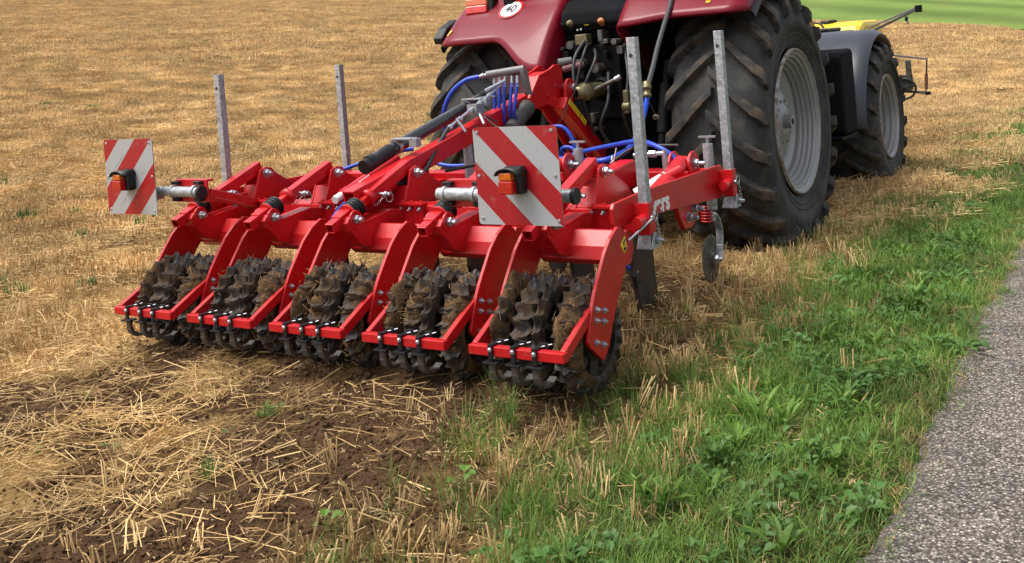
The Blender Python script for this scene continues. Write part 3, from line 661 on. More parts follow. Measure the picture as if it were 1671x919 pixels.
# lug pairs with big bolts for the tines and depth discs
def round_lug(x, y, z, r, ybase, zb, t=.014):
    pts = [(y+r*math.cos(a), z+r*math.sin(a)) for a in [R_(k) for k in range(-20, 201, 20)]]
    m_ = MB(); m_.prism(pts+[(y-r*.95, zb), (y+r*.95, zb)], x-t/2, x+t/2, RED); return m_
for x in (-4.07, -2.98, -2.20):
    for d in (-.065, .05):
        l = part('lug_plate', round_lug(x+d, 5.17, .915, .075, 0, .80), bevel=.003)
    mb = MB(); mb.hexbolt((x+.058, 5.17, .922), (1, 0, 0), .020, stub=.035); part('bolt', mb, l)
    mb = MB(); mb.tube([(x-.055, 5.17, .92), (x+.045, 5.17, .92)], .042, RED, 18); mb.tube([(x, 5.12, .93), (x, 4.8, .83), (x, 4.6, .79)], .045, RED, 16, interp=4); part('pivot_casting', mb)
# hydraulic fitting on the right casting
mb = MB(); mb.tube([(-2.24, 5.0, .90), (-2.24, 5.0, .99)], .016, ZINC, 12); mb.tube([(-2.24, 5.0, 1.0), (-2.40, 4.95, .995)], .013, ZINC, 12); mb.lathe((-2.30, 4.98, .998), (-1, 0, 0), [(-.02, .013), (-.018, .02), (.02, .02), (.022, .013)], ZINC, 6, False); mb.tube([(-2.24, 5.0, .99), (-2.24, 5.0, 1.02)], .012, ZINC, 10)
part('hose_elbow', mb)
mb = MB(); mb.tube([(-2.34, 4.82, .80), (-2.20, 4.92, .88)], .036, WHITE, 18); mb.tube([(-2.22, 4.90, .875), (-2.14, 4.97, .915)], .03, RED, 16); part('ram_end', mb)
# bolts under the right beam
for y, z in ((5.083, .69), (5.0, .655)):
    mb = MB(); mb.hexbolt((-2.13, y, z), (1, 0, 0), .021, stub=.03); part('bolt', mb, sbR)
mb = MB(); mb.prism([(4.85, .77), (5.16, .75), (5.14, .64), (5.05, .60), (4.95, .60), (4.90, .66)], -2.16, -2.13, RED); part('tine_bracket', mb, bevel=.003)
for y, z in ((4.64, .70), (4.48, .72)):
    mb = MB(); mb.hexbolt((-2.13, y, z), (1, 0, 0), .013, DARK, stub=.01); part('bolt', mb, sbR)

# red sloping top beam from the rear to the mast, accumulator, hydraulics ----
mb = MB(); mb.beam((-3.692, 4.10, .875), (-3.692, 6.10, 1.285), .085, .11, RED, hollow=True); tb = part('top_beam', mb, bevel=.004)
mb = MB(); mb.prism([(4.10, .80), (4.12, .84), (4.30, .90), (4.410, .893), (4.853, .756), (4.747, .714)], -3.766, -3.745, RED); part('beam_cheek', mb, bevel=.003)
mb = MB(); mb.tube([(-3.80, 4.42, 1.045), (-3.80, 5.60, 1.315)], .038, mat('black_gloss_paint', (.018, .018, .02), .25, coat=.4, dirt=((.10, .09, .07), 8, .6, 1, .7)), 28)
mb.tube([(-3.80, 4.40, 1.040), (-3.80, 4.44, 1.050)], .041, BLACKP, 28); mb.tube([(-3.80, 5.58, 1.31), (-3.80, 5.64, 1.324)], .041, BLACKP, 28); part('accumulator', mb)
mb = MB(); mb.tube([(-3.80, 4.36, 1.02), (-3.80, 4.60, 1.085)], .043, BLACKP, 24); part('end_boot', mb)
for y, z in ((4.66, 1.100), (5.42, 1.274)):
    mb = MB(); mb.lathe((-3.798, y, z), (0, 1, .247), [(-.014, .038), (-.014, .046), (.014, .046), (.014, .038)], ZINC, 28, False); mb.box(-3.819, -3.661, y-.03, y+.03, z+.042, z+.054, ZINC); mb.box(-3.682, -3.629, y-.025, y+.025, z+.0, z+.05, ZINC)
    cl = part('pipe_clamp', mb, bevel=.002)
# valve manifold on the accumulator
mb = MB(); mb.tube([(-3.692, 5.043, 1.167), (-3.650, 5.613, 1.389)], .010, ZINC, 10); mb.box(-3.714, -3.640, 5.296, 5.380, 1.231, 1.294, ZINC); mb.tube([(-3.661, 5.338, 1.252), (-3.576, 5.275, 1.167)], .011, ZINC, 10)
mb.tube([(-3.692, 5.486, 1.368), (-3.619, 5.613, 1.421)], .012, ZINC, 10); mb.tube([(-3.682, 5.127, 1.220), (-3.619, 5.127, 1.136)], .009, ZINC, 10); mb.tube([(-3.692, 5.402, 1.326), (-3.650, 5.528, 1.326)], .009, ZINC, 10)
for k in range(5): mb.lathe((-3.689+.007*k, 5.06+.105*k, 1.172+.041*k), (.04, .54, .21), [(-.014, .011), (-.012, .017), (.012, .017), (.014, .011)], ZINC, 6, False)
part('valve_block', mb, tb)
for h, r in (([(-3.692, 5.043, 1.167), (-3.661, 4.853, 1.051), (-3.619, 4.663, .946), (-3.650, 4.484, .914), (-3.745, 4.273, .946)], .014),
             ([(-3.661, 5.275, 1.167), (-3.545, 5.328, 1.051), (-3.481, 5.486, .967), (-3.460, 5.591, .862)], .006), ([(-3.545, 5.380, 1.167), (-3.587, 5.296, 1.220), (-3.481, 5.275, 1.146), (-3.376, 5.275, 1.125)], .005),
             ([(-3.692, 4.980, .914), (-3.376, 5.275, .956), (-3.165, 5.380, .967)], .012)):
    mb = MB(); mb.tube(h, r, BLKHOSE, 10, interp=8); part('thin_hose', mb)
# red ram with white tip beside the top beam
mb = MB(); mb.tube([(-4.04, 4.44, .855), (-4.04, 4.95, 1.0)], .030, RED, 20); mb.tube([(-4.04, 4.42, .849), (-4.04, 4.48, .866)], .034, RED, 20); rm = part('hydraulic_ram', mb)
mb = MB(); mb.tube([(-4.04, 4.36, .832), (-4.04, 4.425, .851)], .024, WHITE, 16); part('ram_tip', mb, rm)
mb = MB(); mb.beam((-4.012, 4.55, .895), (-4.012, 4.65, .923), .004, .032, WHITE); part('ram_label', mb, rm)
mb = MB(); mb.tube([(-3.925, 4.199, .756), (-3.956, 4.325, .809), (-3.967, 4.536, .883), (-3.903, 4.747, .956)], .008, HOSE, 10, interp=6); part('thin_blue_hose', mb)

# mast -------------------------------------------------------------
for x in (-3.761, -3.624):
    mb = MB(); mb.prism([(5.908, 1.284), (6.056, 1.431), (6.224, 1.468), (6.288, 1.494), (6.351, 1.494), (6.393, 1.452), (6.383, 1.389), (6.414, 1.284), (6.879, .819), (6.857, .756), (6.710, .756), (6.309, 1.167), (6.172, 1.220), (5.929, 1.199)], x-.010, x+.010, RED)
    mp = part('mast_plate', mb, bevel=.003)
mb = MB(); mb.prism([(5.929, 1.284), (6.077, 1.426), (6.203, 1.452), (6.246, 1.431), (6.119, 1.378), (5.971, 1.241)], -3.751, -3.634, RED); part('mast_cap', mb, bevel=.003)
mb = MB(); mb.beam((-3.587, 6.277, 1.220), (-3.587, 6.836, .777), .10, .09, RED, up=(1, 0, 0)); ml = part('mast_leg', mb, bevel=.006)
# round ear with the top link pin
for x in (-3.661, -3.571):
    pts = [(6.40+.072*math.cos(a), 1.315+.072*math.sin(a)) for a in [R_(k) for k in range(-60, 181, 20)]]
    mb = MB(); mb.prism(pts+[(6.309, 1.199), (6.414, 1.157)], x-.010, x+.010, RED); ear = part('mast_ear', mb, bevel=.003)
mb = MB(); mb.tube([(-3.692, 6.435, 1.315), (-3.540, 6.435, 1.315)], .032, ZINC, 22); mb.tube([(-3.540, 6.435, 1.315), (-3.534, 6.435, 1.315)], .018, STEELD, 14); part('link_pin', mb, ear)
for y, z in ((6.256, 1.347), (6.151, 1.284)):
    mb = MB(); mb.lathe((-3.612, y, z), (1, 0, 0), [(0, .001), (0, .017), (.004, .015), (.004, .001)], ZINC if y < 5.9 else RED, 16); part('plug', mb, mp)
text('letter_mark', 'S', INK, mp, (-3.612, 6.330, 1.189), (R_(90), 0, R_(90)), .075, extrude=.0006, bold=.0015)
mb = MB()
for k, (a, b) in enumerate(((6.02, 6.17), (6.18, 6.25))):
    d = Vector((0, .53, -.42)).normalized(); u = Vector((0, .42, .53)).normalized(); p0 = Vector((-3.532, 6.309, 1.225))+d*((a-6.02)/.79); p1 = p0+d*((b-a)/.79)
    mb.beam(p0, p1, .0015, .042, YLAB, up=u)
lb = part('yellow_label', mb, ml)
mb = MB()
for k in range(9):
    d = Vector((0, .53, -.42)).normalized(); p0 = Vector((-3.531, 6.309, 1.225))+d*(.02+.03*k); mb.beam(p0+Vector((0, .006, .008)), p0+Vector((0, -.007, -.009))+d*.009, .001, .006, INK, up=d)
part('label_print', mb, lb)
mb = MB(); mb.tube([(-3.534, 6.435, 1.305), (-3.534, 6.330, 1.231), (-3.545, 6.182, 1.094), (-3.566, 6.013, 1.020), (-3.587, 5.929, 1.041)], .0035, BLKHOSE, 8, interp=8); part('safety_cable', mb)
# hose comb with five blue hoses
mb = MB(); mb.tube([(-3.761, 5.623, 1.468), (-3.508, 5.697, 1.491)], .026, GREYM, 18); mb.prism([(5.665, 1.484), (5.718, 1.484), (5.760, 1.315), (5.708, 1.315)], -3.529, -3.497, GREYM); mb.box(-3.766, -3.513, 5.697, 5.710, 1.326, 1.463, mat('dull_rose_paint', (.22, .10, .10), .6)); mf = part('hose_comb', mb, bevel=.003)
for k in range(5):
    x = -3.719+.042*k+(.012 if k > 2 else 0); zl = 1.10 if k < 3 else 1.15
    mb = MB(); mb.tube([(x, 5.65, 1.45), (x+.002, 5.64, 1.395)], .009, ZINC, 10); part('nipple', mb, mf)
    mb = MB(); mb.tube([(x+.002, 5.64, 1.40), (x+.006-.004*k, 5.62, 1.29), (x-.008*k+.005, 5.62, zl+.05), (x-.012*k, 5.7, zl-.05)], .0115, HOSE, 12, interp=6); mb.tube([(x+.002, 5.64, 1.39), (x+.002, 5.64, 1.38)], .0145, ZINC, 10); part('blue_hose', mb)
mb = MB(); mb.tube([(-3.756, 5.623, 1.467), (-3.819, 5.602, 1.459)], [.013, .011], ZINC, 12); mb.tube([(-3.772, 5.613, 1.465), (-3.793, 5.613, 1.463)], .019, ZINC, 6); part('hose_fitting', mb, mf)
mb = MB(); mb.lathe((-3.587, 5.613, 1.104), (-.05, .35, .15), [(-.02, .001), (-.02, .050), (.0, .054), (.23, .054), (.235, .060), (.30, .060), (.315, .048), (.315, .001)], mat('charcoal_canister', (.04, .038, .037), .6, noise=(10, .15), bump=(90, .1, .002)), 32); part('filter_canister', mb)
def hose(pts, r=.0135, mt=None, nm='blue_hose'):
    mb = MB(); mb.tube(pts, r, mt or HOSE, 12, interp=10); return part(nm, mb)
hose([(-3.809, 5.602, 1.460), (-3.903, 5.570, 1.440), (-3.998, 5.539, 1.368), (-4.072, 5.539, 1.252), (-4.114, 5.591, 1.115), (-4.093, 5.697, .967)], .0165)
hose([(-3.745, 5.591, .920), (-3.270, 5.380, .941), (-3.085, 5.275, .942), (-2.876, 5.275, .927), (-2.722, 5.275, .935), (-2.674, 5.486, .983), (-2.743, 5.802, 1.094), (-2.849, 6.119, 1.178), (-2.917, 6.309, 1.247)], .0185)
hose([(-3.218, 5.591, .893), (-3.081, 5.570, .941), (-2.814, 5.486, .991), (-2.527, 5.275, 1.037), (-2.363, 5.170, 1.020), (-2.252, 5.148, .956), (-2.258, 5.148, .888), (-2.384, 5.191, .835), (-2.469, 5.275, .788)], .0145)
hose([(-2.764, 5.296, .904), (-2.701, 5.275, .920), (-2.595, 5.328, .988), (-2.479, 5.380, .999), (-2.321, 5.380, .999)], .008, BLKHOSE, 'thin_hose')
hose([(-3.450, 5.908, 1.083), (-3.376, 5.908, 1.078), (-3.323, 5.908, 1.030), (-3.292, 5.908, .946), (-3.281, 5.908, .809)], .0145)
hose([(-3.249, 5.644, .883), (-3.207, 5.591, .967), (-3.144, 5.591, .972), (-3.081, 5.591, .925)], .0125)
hose([(-4.642, 4.874, .867), (-4.567, 4.853, .899), (-4.283, 4.958, .986), (-4.167, 5.064, 1.025), (-4.072, 5.170, 1.030)], .0125)
hose([(-4.241, 5.486, .909), (-4.171, 5.486, .904), (-4.009, 5.486, .877), (-3.745, 5.507, .888)], .0135)
mb = MB(); mb.tube([(-2.701, 5.254, .914), (-2.674, 5.249, .930), (-2.648, 5.243, 1.004)], .003, WHITE, 6); mb.lathe((-2.688, 5.273, .933), (1, .1, .2), [(-.003, .021), (-.003, .024), (.003, .024), (.003, .021)], WHITE, 16); part('cable_tie', mb)
# spindle cylinders standing on the frame
for x, y, z0, z1 in ((-2.905, 5.25, .80, 1.03), (-3.70, 5.25, .80, 1.07), (-2.215, 5.56, .60, 1.01)):
    mb = MB(); mb.tube([(x, y, z0), (x, y, z1-.025)], .030, GALV, 20); mb.tube([(x, y, z1-.03), (x, y, z1+.01)], .010, ZINC, 10); mb.beam((x-.05, y, z1+.015), (x+.05, y, z1+.015), .022, .012, ZINC); part('spindle', mb, bevel=.001)

# support legs ---------------------------------------------------------
def support(px_, py, s, ztop=1.63):
    root = bpy.data.objects.new('support_leg', None); COL.objects.link(root); WL[root.name] = Vector((px_, py, .66)); root.parent = cult; root.location = WL[root.name]-WL[cult.name]
    h = .0225; mb = MB()
    o = [(-h, -h), (h, -h), (h, h), (-h, h)]; k = h-.004; q = [(-k, -k), (k, -k), (k, k), (-k, k)]
    vs = [(px_+a, py+b, .66) for a, b in o]+[(px_+a, py+b, ztop) for a, b in o]+[(px_+a, py+b, ztop) for a, b in q]+[(px_+a, py+b, ztop-.15) for a, b in q]
    fs = [(3, 2, 1, 0)]+[(i, (i+1) % 4, 4+(i+1) % 4, 4+i) for i in range(4)]+[(4+i, 4+(i+1) % 4, 8+(i+1) % 4, 8+i) for i in range(4)]+[(8+i, 8+(i+1) % 4, 12+(i+1) % 4, 12+i) for i in range(4)]+[(12, 13, 14, 15)]
    mb.add(vs, fs, GALV); mb2 = mb; obj('square_tube', mb2, root, bevel=.003)
    mb = MB(); mb.lathe((px_-.004, py-h-.0008, ztop-.085), (0, -1, 0), [(0, .010), (.0012, .0095), (.0012, .001)], INK, 16, False); obj('pin_hole', mb, root)
    # red sleeve
    z0, z1 = .705, .855; e = .030; mb = MB()
    for a, b, c, d in ((-e, e, -e, -e+.005), (-e, e, e-.005, e), (-e, -e+.005, -e+.005, e-.005), (e-.005, e, -e+.005, e-.005)): mb.box(px_+a, px_+b, py+c, py+d, z0, z1, RED)
    mb.box(min(px_-s*.03, px_-s*.05), max(px_-s*.03, px_-s*.05), py-.028, py+.028, z0+.01, z1-.01, RED); obj('sleeve', mb, root, bevel=.002)
    mb = MB(); mb.tube([(px_, py-.028, .78), (px_, py-.105, .775)], .026, RED, 16); obj('sleeve_boss', mb, root, bevel=.004)
    # galvanised foot below
    mb = MB(); mb.box(px_-.042, px_+.042, py-.045, py+.045, .640, .647, GALV)
    for a in (-.038, .034): mb.prism([(py-.045, .647), (py+.045, .647), (py+.02, .712), (py-.005, .715)], px_+a, px_+a+.005, GALV)
    mb.add([(px_-.038, py-.04, .648), (px_+.038, py-.04, .648), (px_+.026, py-.022, .702), (px_-.026, py-.022, .702)], [(0, 1, 2, 3)], GALV); obj('foot_bracket', mb, root, bevel=.002)
    # pin, ring and chain
    mb = MB(); mb.tube([(px_+.031, py-.01, .785), (px_+.045, py-.01, .785)], .013, ZINC, 12); mb.tube([(px_+.045, py-.01, .785), (px_-.02, py-.16, .705)] if s > 0 and py < 4.8 else [(px_+.045, py-.01, .785), (px_+.05, py-.02, .785)], .006, ZINC, 8); obj('locking_pin', mb, root)
    mb = MB(); P = []
    for i in range(25):
        a = i/24*2*math.pi; c0 = Vector((px_+.05, py-.005+.024*math.cos(a), .795+.024*math.sin(a))); d = Vector((0, math.cos(a), math.sin(a))); P.append([c0+d*.0025*math.cos(t)+Vector((.0025*math.sin(t), 0, 0)) for t in [k*math.pi/3 for k in range(7)]])
    mb.grid(P, ZINC); obj('pull_ring', mb, root)
    mb = MB()
    for i in range(8):
        t = i/8; a = Vector((px_+.05, py+.005+.045*t, .772-.115*t-.02*math.sin(math.pi*t))); t = (i+.9)/8; b = Vector((px_+.05, py+.005+.045*t, .772-.115*t-.02*math.sin(math.pi*t)))
        sd_ = Vector((.006, 0, 0)) if i % 2 else Vector((0, .006, 0)); mb.tube([a, a+sd_, b+sd_, b, b-sd_, a-sd_, a], .0018, ZINC, 6, interp=0)
    obj('chain', mb, root)
    mb = MB(); mb.hexbolt((px_+.043, py+.02, .675), (1, 0, 0), .013, stub=.012); obj('bolt', mb, root)
    return root
XR, XL = -2.045, -4.905
support(XR, 4.30, 1); support(XR, 5.42, 1, 1.635); support(XL-.02, 4.36, -1, 1.61); support(XL-.02, 5.47, -1, 1.615)

# tines and depth discs -----------------------------------------------
for i, x in enumerate((-4.68, -4.12, -3.5, -2.95, -2.42)):
    mb = MB(); y = 5.02 if i % 2 == 0 else 5.28
    mb.prism([(y+.10, .72), (y-.12, .72), (y-.14, .35), (y-.09, .12), (y+.02, -.04), (y+.16, -.04), (y+.13, .12), (y+.10, .35)], x-.015, x+.015, IRON); t_ = part('tine', mb, bevel=.003)
    mb = MB(); mb.prism([(y+.02, .16), (y+.15, .02), (y+.19, -.04), (y+.05, -.04)], x-.05, x+.05, STEELD); part('share', mb, t_)
mb = MB(); mb.tube([(-2.47, 4.86, .62), (-2.475, 4.84, .50), (-2.47, 4.88, .42), (-2.43, 4.90, .38)], .011, HOSE, 12, interp=6); mb.tube([(-2.435, 4.90, .385), (-2.41, 4.91, .365)], .014, ZINC, 10); part('injector_hose', mb)
mb = MB(); mb.tube([(-3.02, 4.98, .62), (-3.03, 4.96, .50), (-3.0, 5.0, .42), (-2.96, 5.02, .38)], .011, HOSE, 12, interp=6); part('injector_hose', mb)
for i, x in enumerate((-4.62, -4.06, -3.44, -2.88, -2.36)):
    y, z, r = 5.84, .245, .148
    mb = MB(); mb.lathe((x, y, z), (1, 0, 0), [(-.003, r-.012), (0, r), (.003, r-.012), (.006, r*.45), (.016, r*.36), (.016, .05), (.03, .045), (.03, .001)], STEELD, 48, False); mb.lathe((x, y, z), (-1, 0, 0), [(.003, r-.012), (.006, r*.45), (.016, r*.36), (.016, .001)], STEELD, 48, False)
    dc = part('depth_disc', mb)
    mb = MB(); mb.hexbolt((x+.03, y, z), (1, 0, 0), .020, stub=.02); part('hub_bolt', mb, dc)
    mb = MB(); P0 = [(y+.02, z-.02), (y+.05, z+.08), (y+.06, z+.17), (y+.03, z+.24), (y-.02, z+.28)]
    for a, b in zip(P0, P0[1:]): mb.beam((x+.045, a[0], a[1]), (x+.045, b[0], b[1]), .012, .045, GALV, up=(1, 0, 0))
    mb.box(x+.03, x+.055, y-.05, y+.0, z+.24, z+.29, GALV); part('disc_arm', mb, dc, bevel=.003)
    mb = MB()
    for k in range(6): mb.lathe((x+.01, y-.04, z+.24+k*.018), (0, 0, 1), [(-.007, .028), (-.003, .038), (.003, .038), (.007, .028)], RED, 20)
    mb.tube([(x+.01, y-.04, z+.20), (x+.01, y-.04, z+.42)], .022, BLACKP, 14); part('disc_spring', mb, dc)
    mb = MB(); mb.tube([(x+.01, y-.04, z+.38), (x+.01, y-.2, .80), (x+.01, y-.4, .80)], .030, GALV if i == 4 else DARK, 16); part('disc_mount', mb, dc)

# ------------------------------------------------------------- roller sections
SX = [-4.948+.6*k for k in range(5)]
PLT = [(4.043, .775), (4.060, .783), (4.096, .775), (4.136, .744), (4.178, .667), (4.150, .635), (4.074, .55), (3.99, .445), (3.917, .333), (3.897, .293), (3.833, .245), (3.721, .333), (3.706, .357), (3.735, .43), (3.768, .495), (3.80, .545), (3.843, .600), (3.919, .693), (3.982, .745)]
def ring_mesh(wd, seed, spokes=8, big=False):
    """cast press ring: wavy peaked tread, open spoked side"""
    r_ = random.Random(seed); mb = MB(); n = 210; teeth = 21; R0 = .228; P = []
    prof = [(-.5, -.040), (-.44, -.014), (-.22, -.006), (-.04, .006), (.04, .006), (.22, -.006), (.44, -.014), (.5, -.040)]
    for i in range(n):
        a = 2*math.pi*i/n; row = []; row.append((-wd*.40, a, R0-.062))
        for q, dr in prof:
            ph = a*teeth/(2*math.pi)+abs(q)*.42+seed*.37; f = ph-math.floor(ph)
            tooth = max(0, 2*abs(f-.5))**1.9 if f > .10 else .30+.55*f/.10
            skew = .012*math.sin(a*teeth)*(1 if abs(q) < .45 else 1.3)
            row.append((wd*q+skew*wd*5, a, R0+dr*1.15+.034*tooth*(1-.2*abs(q))+r_.uniform(-.0012, .0012)))
        row.append((wd*.40, a, R0-.062)); P.append([(x, math.cos(t)*r, math.sin(t)*r) for x, t, r in row])
    mb.grid(P, IRON, smooth=False, closed_u=True)
    # inner rim closes the band
    Q = [[P[i][-1], P[i][0]] for i in range(n)]; mb.grid(Q, IRON, smooth=False, closed_u=True)
    for k in range(spokes):
        a = 2*math.pi*(k+.5)/spokes; c, s = math.cos(a), math.sin(a)
        mb.beam((0, c*.05, s*.05), (0, c*.178, s*.178), wd*.6, .050, IRON, up=(1, 0, 0))
    mb.lathe((0, 0, 0), (1, 0, 0), [(-wd*.5, .03), (-wd*.5, .062), (-wd*.3, .10), (wd*.3, .10), (wd*.5, .062), (wd*.5, .03)], IRON, 32, False)
    return mb
def mud_mesh(wd, seed, a0, a1, thick=.022):
    r_ = np.random.default_rng(seed); mb = MB(); n = 70; P = []
    for i in range(n+1):
        t = i/n; a = a0+(a1-a0)*t; row = []
        for j in range(9):
            q = -0.56+1.12*j/8; edge = math.sin(math.pi*min(1, max(0, t)))**.35*(1-abs(q/.56)**4)
            pn = float(fbm(t*9+seed*1.7, q*2.2*wd/.1, 1, seed, 3)); h = (thick*3.6*(pn-.50)+.008*(float(vnoise(t*60, q*14, 1, seed+3))-.5))*(.4+.6*edge)-.018*(1-edge)
            R0 = .240-abs(q)**2*.12+h; row.append((wd*q*1.06, math.cos(a)*R0, math.sin(a)*R0))
        P.append(row)
    mb.grid(P, MUD, smooth=True)
    # bits of straw stuck in the mud
    for k in range(int(26*wd/.09)):
        a = r_.uniform(a0+.05, a1-.05); q = r_.uniform(-.55, .55); R0 = .262-abs(q)**2*.08; p = Vector((wd*q, math.cos(a)*R0, math.sin(a)*R0))
        d = Vector((r_.normal(), r_.normal(), r_.normal())).normalized(); L = r_.uniform(.015, .055); mb.beam(p-d*L/2, p+d*L/2, .0016, .0012, STRAW1)
    return mb
def veg_mat(name, c0, c1, rough=.7, trans=0., var=(1.6, .25), spec=.25):
    """plant colour varies from piece to piece (rnd on the mesh, Random on the instance) and in broad patches"""
    M = bpy.data.materials.new(name); M.use_nodes = True; n = M.node_tree; p = n.nodes['Principled BSDF']; L = n.links.new
    a = n.nodes.new('ShaderNodeAttribute'); a.attribute_name = 'rnd'; oi = n.nodes.new('ShaderNodeObjectInfo')
    s = n.nodes.new('ShaderNodeMath'); s.operation = 'MULTIPLY_ADD'; L(oi.outputs['Random'], s.inputs[0]); s.inputs[1].default_value = .45
    s0 = n.nodes.new('ShaderNodeMath'); s0.operation = 'MULTIPLY'; L(a.outputs['Fac'], s0.inputs[0]); s0.inputs[1].default_value = .55; L(s0.outputs[0], s.inputs[2])
    mx = n.nodes.new('ShaderNodeMix'); mx.data_type = 'RGBA'; L(s.outputs[0], mx.inputs[0]); mx.inputs[6].default_value = (*c0, 1); mx.inputs[7].default_value = (*c1, 1)
    geo = n.nodes.new('ShaderNodeNewGeometry'); t = n.nodes.new('ShaderNodeTexNoise'); t.inputs['Scale'].default_value = var[0]; t.inputs['Detail'].default_value = 4; L(geo.outputs['Position'], t.inputs['Vector'])
    mr = n.nodes.new('ShaderNodeMapRange'); mr.inputs[1].default_value = .35; mr.inputs[2].default_value = .65; mr.inputs[3].default_value = 1-var[1]; mr.inputs[4].default_value = 1+var[1]; L(t.outputs[0], mr.inputs[0])
    vm = n.nodes.new('ShaderNodeVectorMath'); vm.operation = 'SCALE'; L(mx.outputs[2], vm.inputs[0]); L(mr.outputs[0], vm.inputs[3]); L(vm.outputs[0], p.inputs['Base Color'])
    p.inputs['Roughness'].default_value = rough; p.inputs['Specular IOR Level'].default_value = spec
    if trans:
        tb_ = n.nodes.new('ShaderNodeBsdfTranslucent'); L(vm.outputs[0], tb_.inputs[0]); ms = n.nodes.new('ShaderNodeMixShader'); ms.inputs[0].default_value = trans
        o = n.nodes['Material Output']; L(p.outputs[0], ms.inputs[1]); L(tb_.outputs[0], ms.inputs[2]); L(ms.outputs[0], o.inputs[0])
    return M
STRAW1 = veg_mat('golden_straw', (.26, .155, .06), (.50, .35, .16), .55)
def section(k):
    ox = SX[k]; root_m = MB()
    # rear U bar and side arms
    root_m.box(ox, ox+.471, 3.50, 3.54, .328, .370, REDM)
    for a in (ox+.003, ox+.438): root_m.beam((a+.015, 3.535, .352), (a+.015, 3.84, .495), .028, .048, REDM)
    # cross member: sloping tube and stiffener
    sec = part('roller_frame', root_m, origin=(ox+.235, 3.8, .5), bevel=.004); S = lambda n, mb, p=None, **q: obj(n, mb, p or sec, **q)
    for a in (ox-.004, ox+.457):
        mb = MB(); mb.prism(PLT, a, a+.018, REDM); S('side_plate', mb, bevel=.003)
    for (y, z) in ((3.80, .475), (3.865, .455), (3.79, .43), (3.855, .41), (3.775, .34), (3.835, .315)):
        mb = MB(); mb.hexbolt((ox+.475, y, z), (1, 0, 0), .0105, stub=.006); S('bolt', mb)
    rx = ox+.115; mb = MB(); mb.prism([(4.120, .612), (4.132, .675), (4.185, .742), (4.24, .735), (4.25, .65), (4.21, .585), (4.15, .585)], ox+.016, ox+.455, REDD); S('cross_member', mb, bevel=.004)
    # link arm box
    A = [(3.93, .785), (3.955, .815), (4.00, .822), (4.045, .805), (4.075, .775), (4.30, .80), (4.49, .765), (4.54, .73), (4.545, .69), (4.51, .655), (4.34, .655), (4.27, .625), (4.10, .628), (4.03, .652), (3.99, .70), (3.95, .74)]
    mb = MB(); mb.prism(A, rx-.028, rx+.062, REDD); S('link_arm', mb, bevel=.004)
    # clevis ears + spring rod
    for a in (-.050, .055):
        mb = MB(); mb.prism([(4.0+.050*math.cos(R_(t)), .795+.050*math.sin(R_(t))) for t in range(0, 360, 24)], rx+a, rx+a+.012, RED); S('clevis_ear', mb, bevel=.002)
    d = Vector((0, .64, .228)).normalized(); p = lambda t: Vector((rx, 3.865, .768))+d*t
    mb = MB(); mb.beam(p(0), p(.10), .054, .054, RED, hollow=True); mb.beam(p(.07), p(.16), .066, .066, RED); mb.beam(p(.15), p(.36), .042, .042, RED); S('spring_rod', mb, bevel=.003)
    mb = MB(); mb.lathe(p(.155), d, [(-.004, .02), (-.004, .054), (.007, .054), (.007, .02)], RED, 28, False); mb.lathe(p(.245), d, [(-.004, .02), (-.004, .043), (.006, .043), (.006, .02)], RED, 28, False); S('spring_plate', mb)
    mb = MB()
    for q in range(4): mb.lathe(p(.172+q*.021), d, [(-.0105, .034), (-.007, .051), (0, .057), (.007, .051), (.0105, .034)], BLACKP, 28)
    S('rubber_spring', mb)
    mb = MB(); mb.beam(p(.335), p(.72), .056, .066, RED); S('upper_tube', mb, bevel=.004)
    mb = MB(); mb.lathe(p(.335), d, [(-.016, .02), (-.016, .047), (.014, .047), (.014, .02)], RED, 24); S('tube_collar', mb)
    # bolts
    mb = MB(); mb.hexbolt((rx+.062, 4.0, .795), (1, 0, 0), .023, stub=.02); S('bolt', mb)
    mb = MB(); mb.tube([(rx-.06, 4.55, .965), (rx+.06, 4.55, .965)], .030, RED, 20); mb.hexbolt((rx+.06, 4.55, .965), (1, 0, 0), .021, stub=.02); mb.hexbolt((rx-.06, 4.55, .965), (-1, 0, 0), .019, stub=0); S('pivot_bolt', mb)
    mb = MB(); mb.tube([(rx+.06, 4.44, .712), (rx+.095, 4.44, .712)], .036, RED, 20); mb.hexbolt((rx+.095, 4.44, .712), (1, 0, 0), .022, stub=.03); S('hinge_bolt', mb)
    # pin with pull ring and little chain
    pp = p(.40)+Vector((.03, 0, -.01)); mb = MB(); mb.tube([pp, pp+Vector((.075, 0, -.004))], .009, ZINC, 10); mb.lathe(pp+Vector((.05, 0, 0)), (1, 0, 0), [(-.008, .014), (.008, .014)], ZINC, 12); S('adjusting_pin', mb)
    mb = MB(); P = []; c1 = pp+Vector((.07, 0, -.018))
    for i in range(25):
        a = i/24*2*math.pi; dd = Vector((math.cos(a)*.55, math.cos(a)*.5, math.sin(a))); P.append([c1+dd*.026+dd*.0025*math.cos(t)+Vector((.5, -.8, 0))*.0025*math.sin(t) for t in [q*math.pi/3 for q in range(7)]])
    mb.grid(P, ZINC); S('pull_ring', mb)
    mb = MB(); c1 = pp+Vector((-.055, -.02, -.0))
    for i in range(9):
        t0, t1 = i/9, (i+.92)/9; f = lambda t: c1+Vector((.11*t, -.02*math.sin(math.pi*t), -.055*math.sin(math.pi*t)+.0*t)); a, b = f(t0), f(t1); sd_ = Vector((0, .004, .004)) if i % 2 else Vector((.003, .004, -.003)); mb.tube([a, a+sd_, b+sd_, b, b-sd_, a-sd_, a], .0014, ZINC, 5)
    S('chain', mb)
    # press rings
    rings = [(.052, .062), (.172, .100), (.250, .046), (.388, .112)]
    ac = Vector((ox, 3.87, .335))
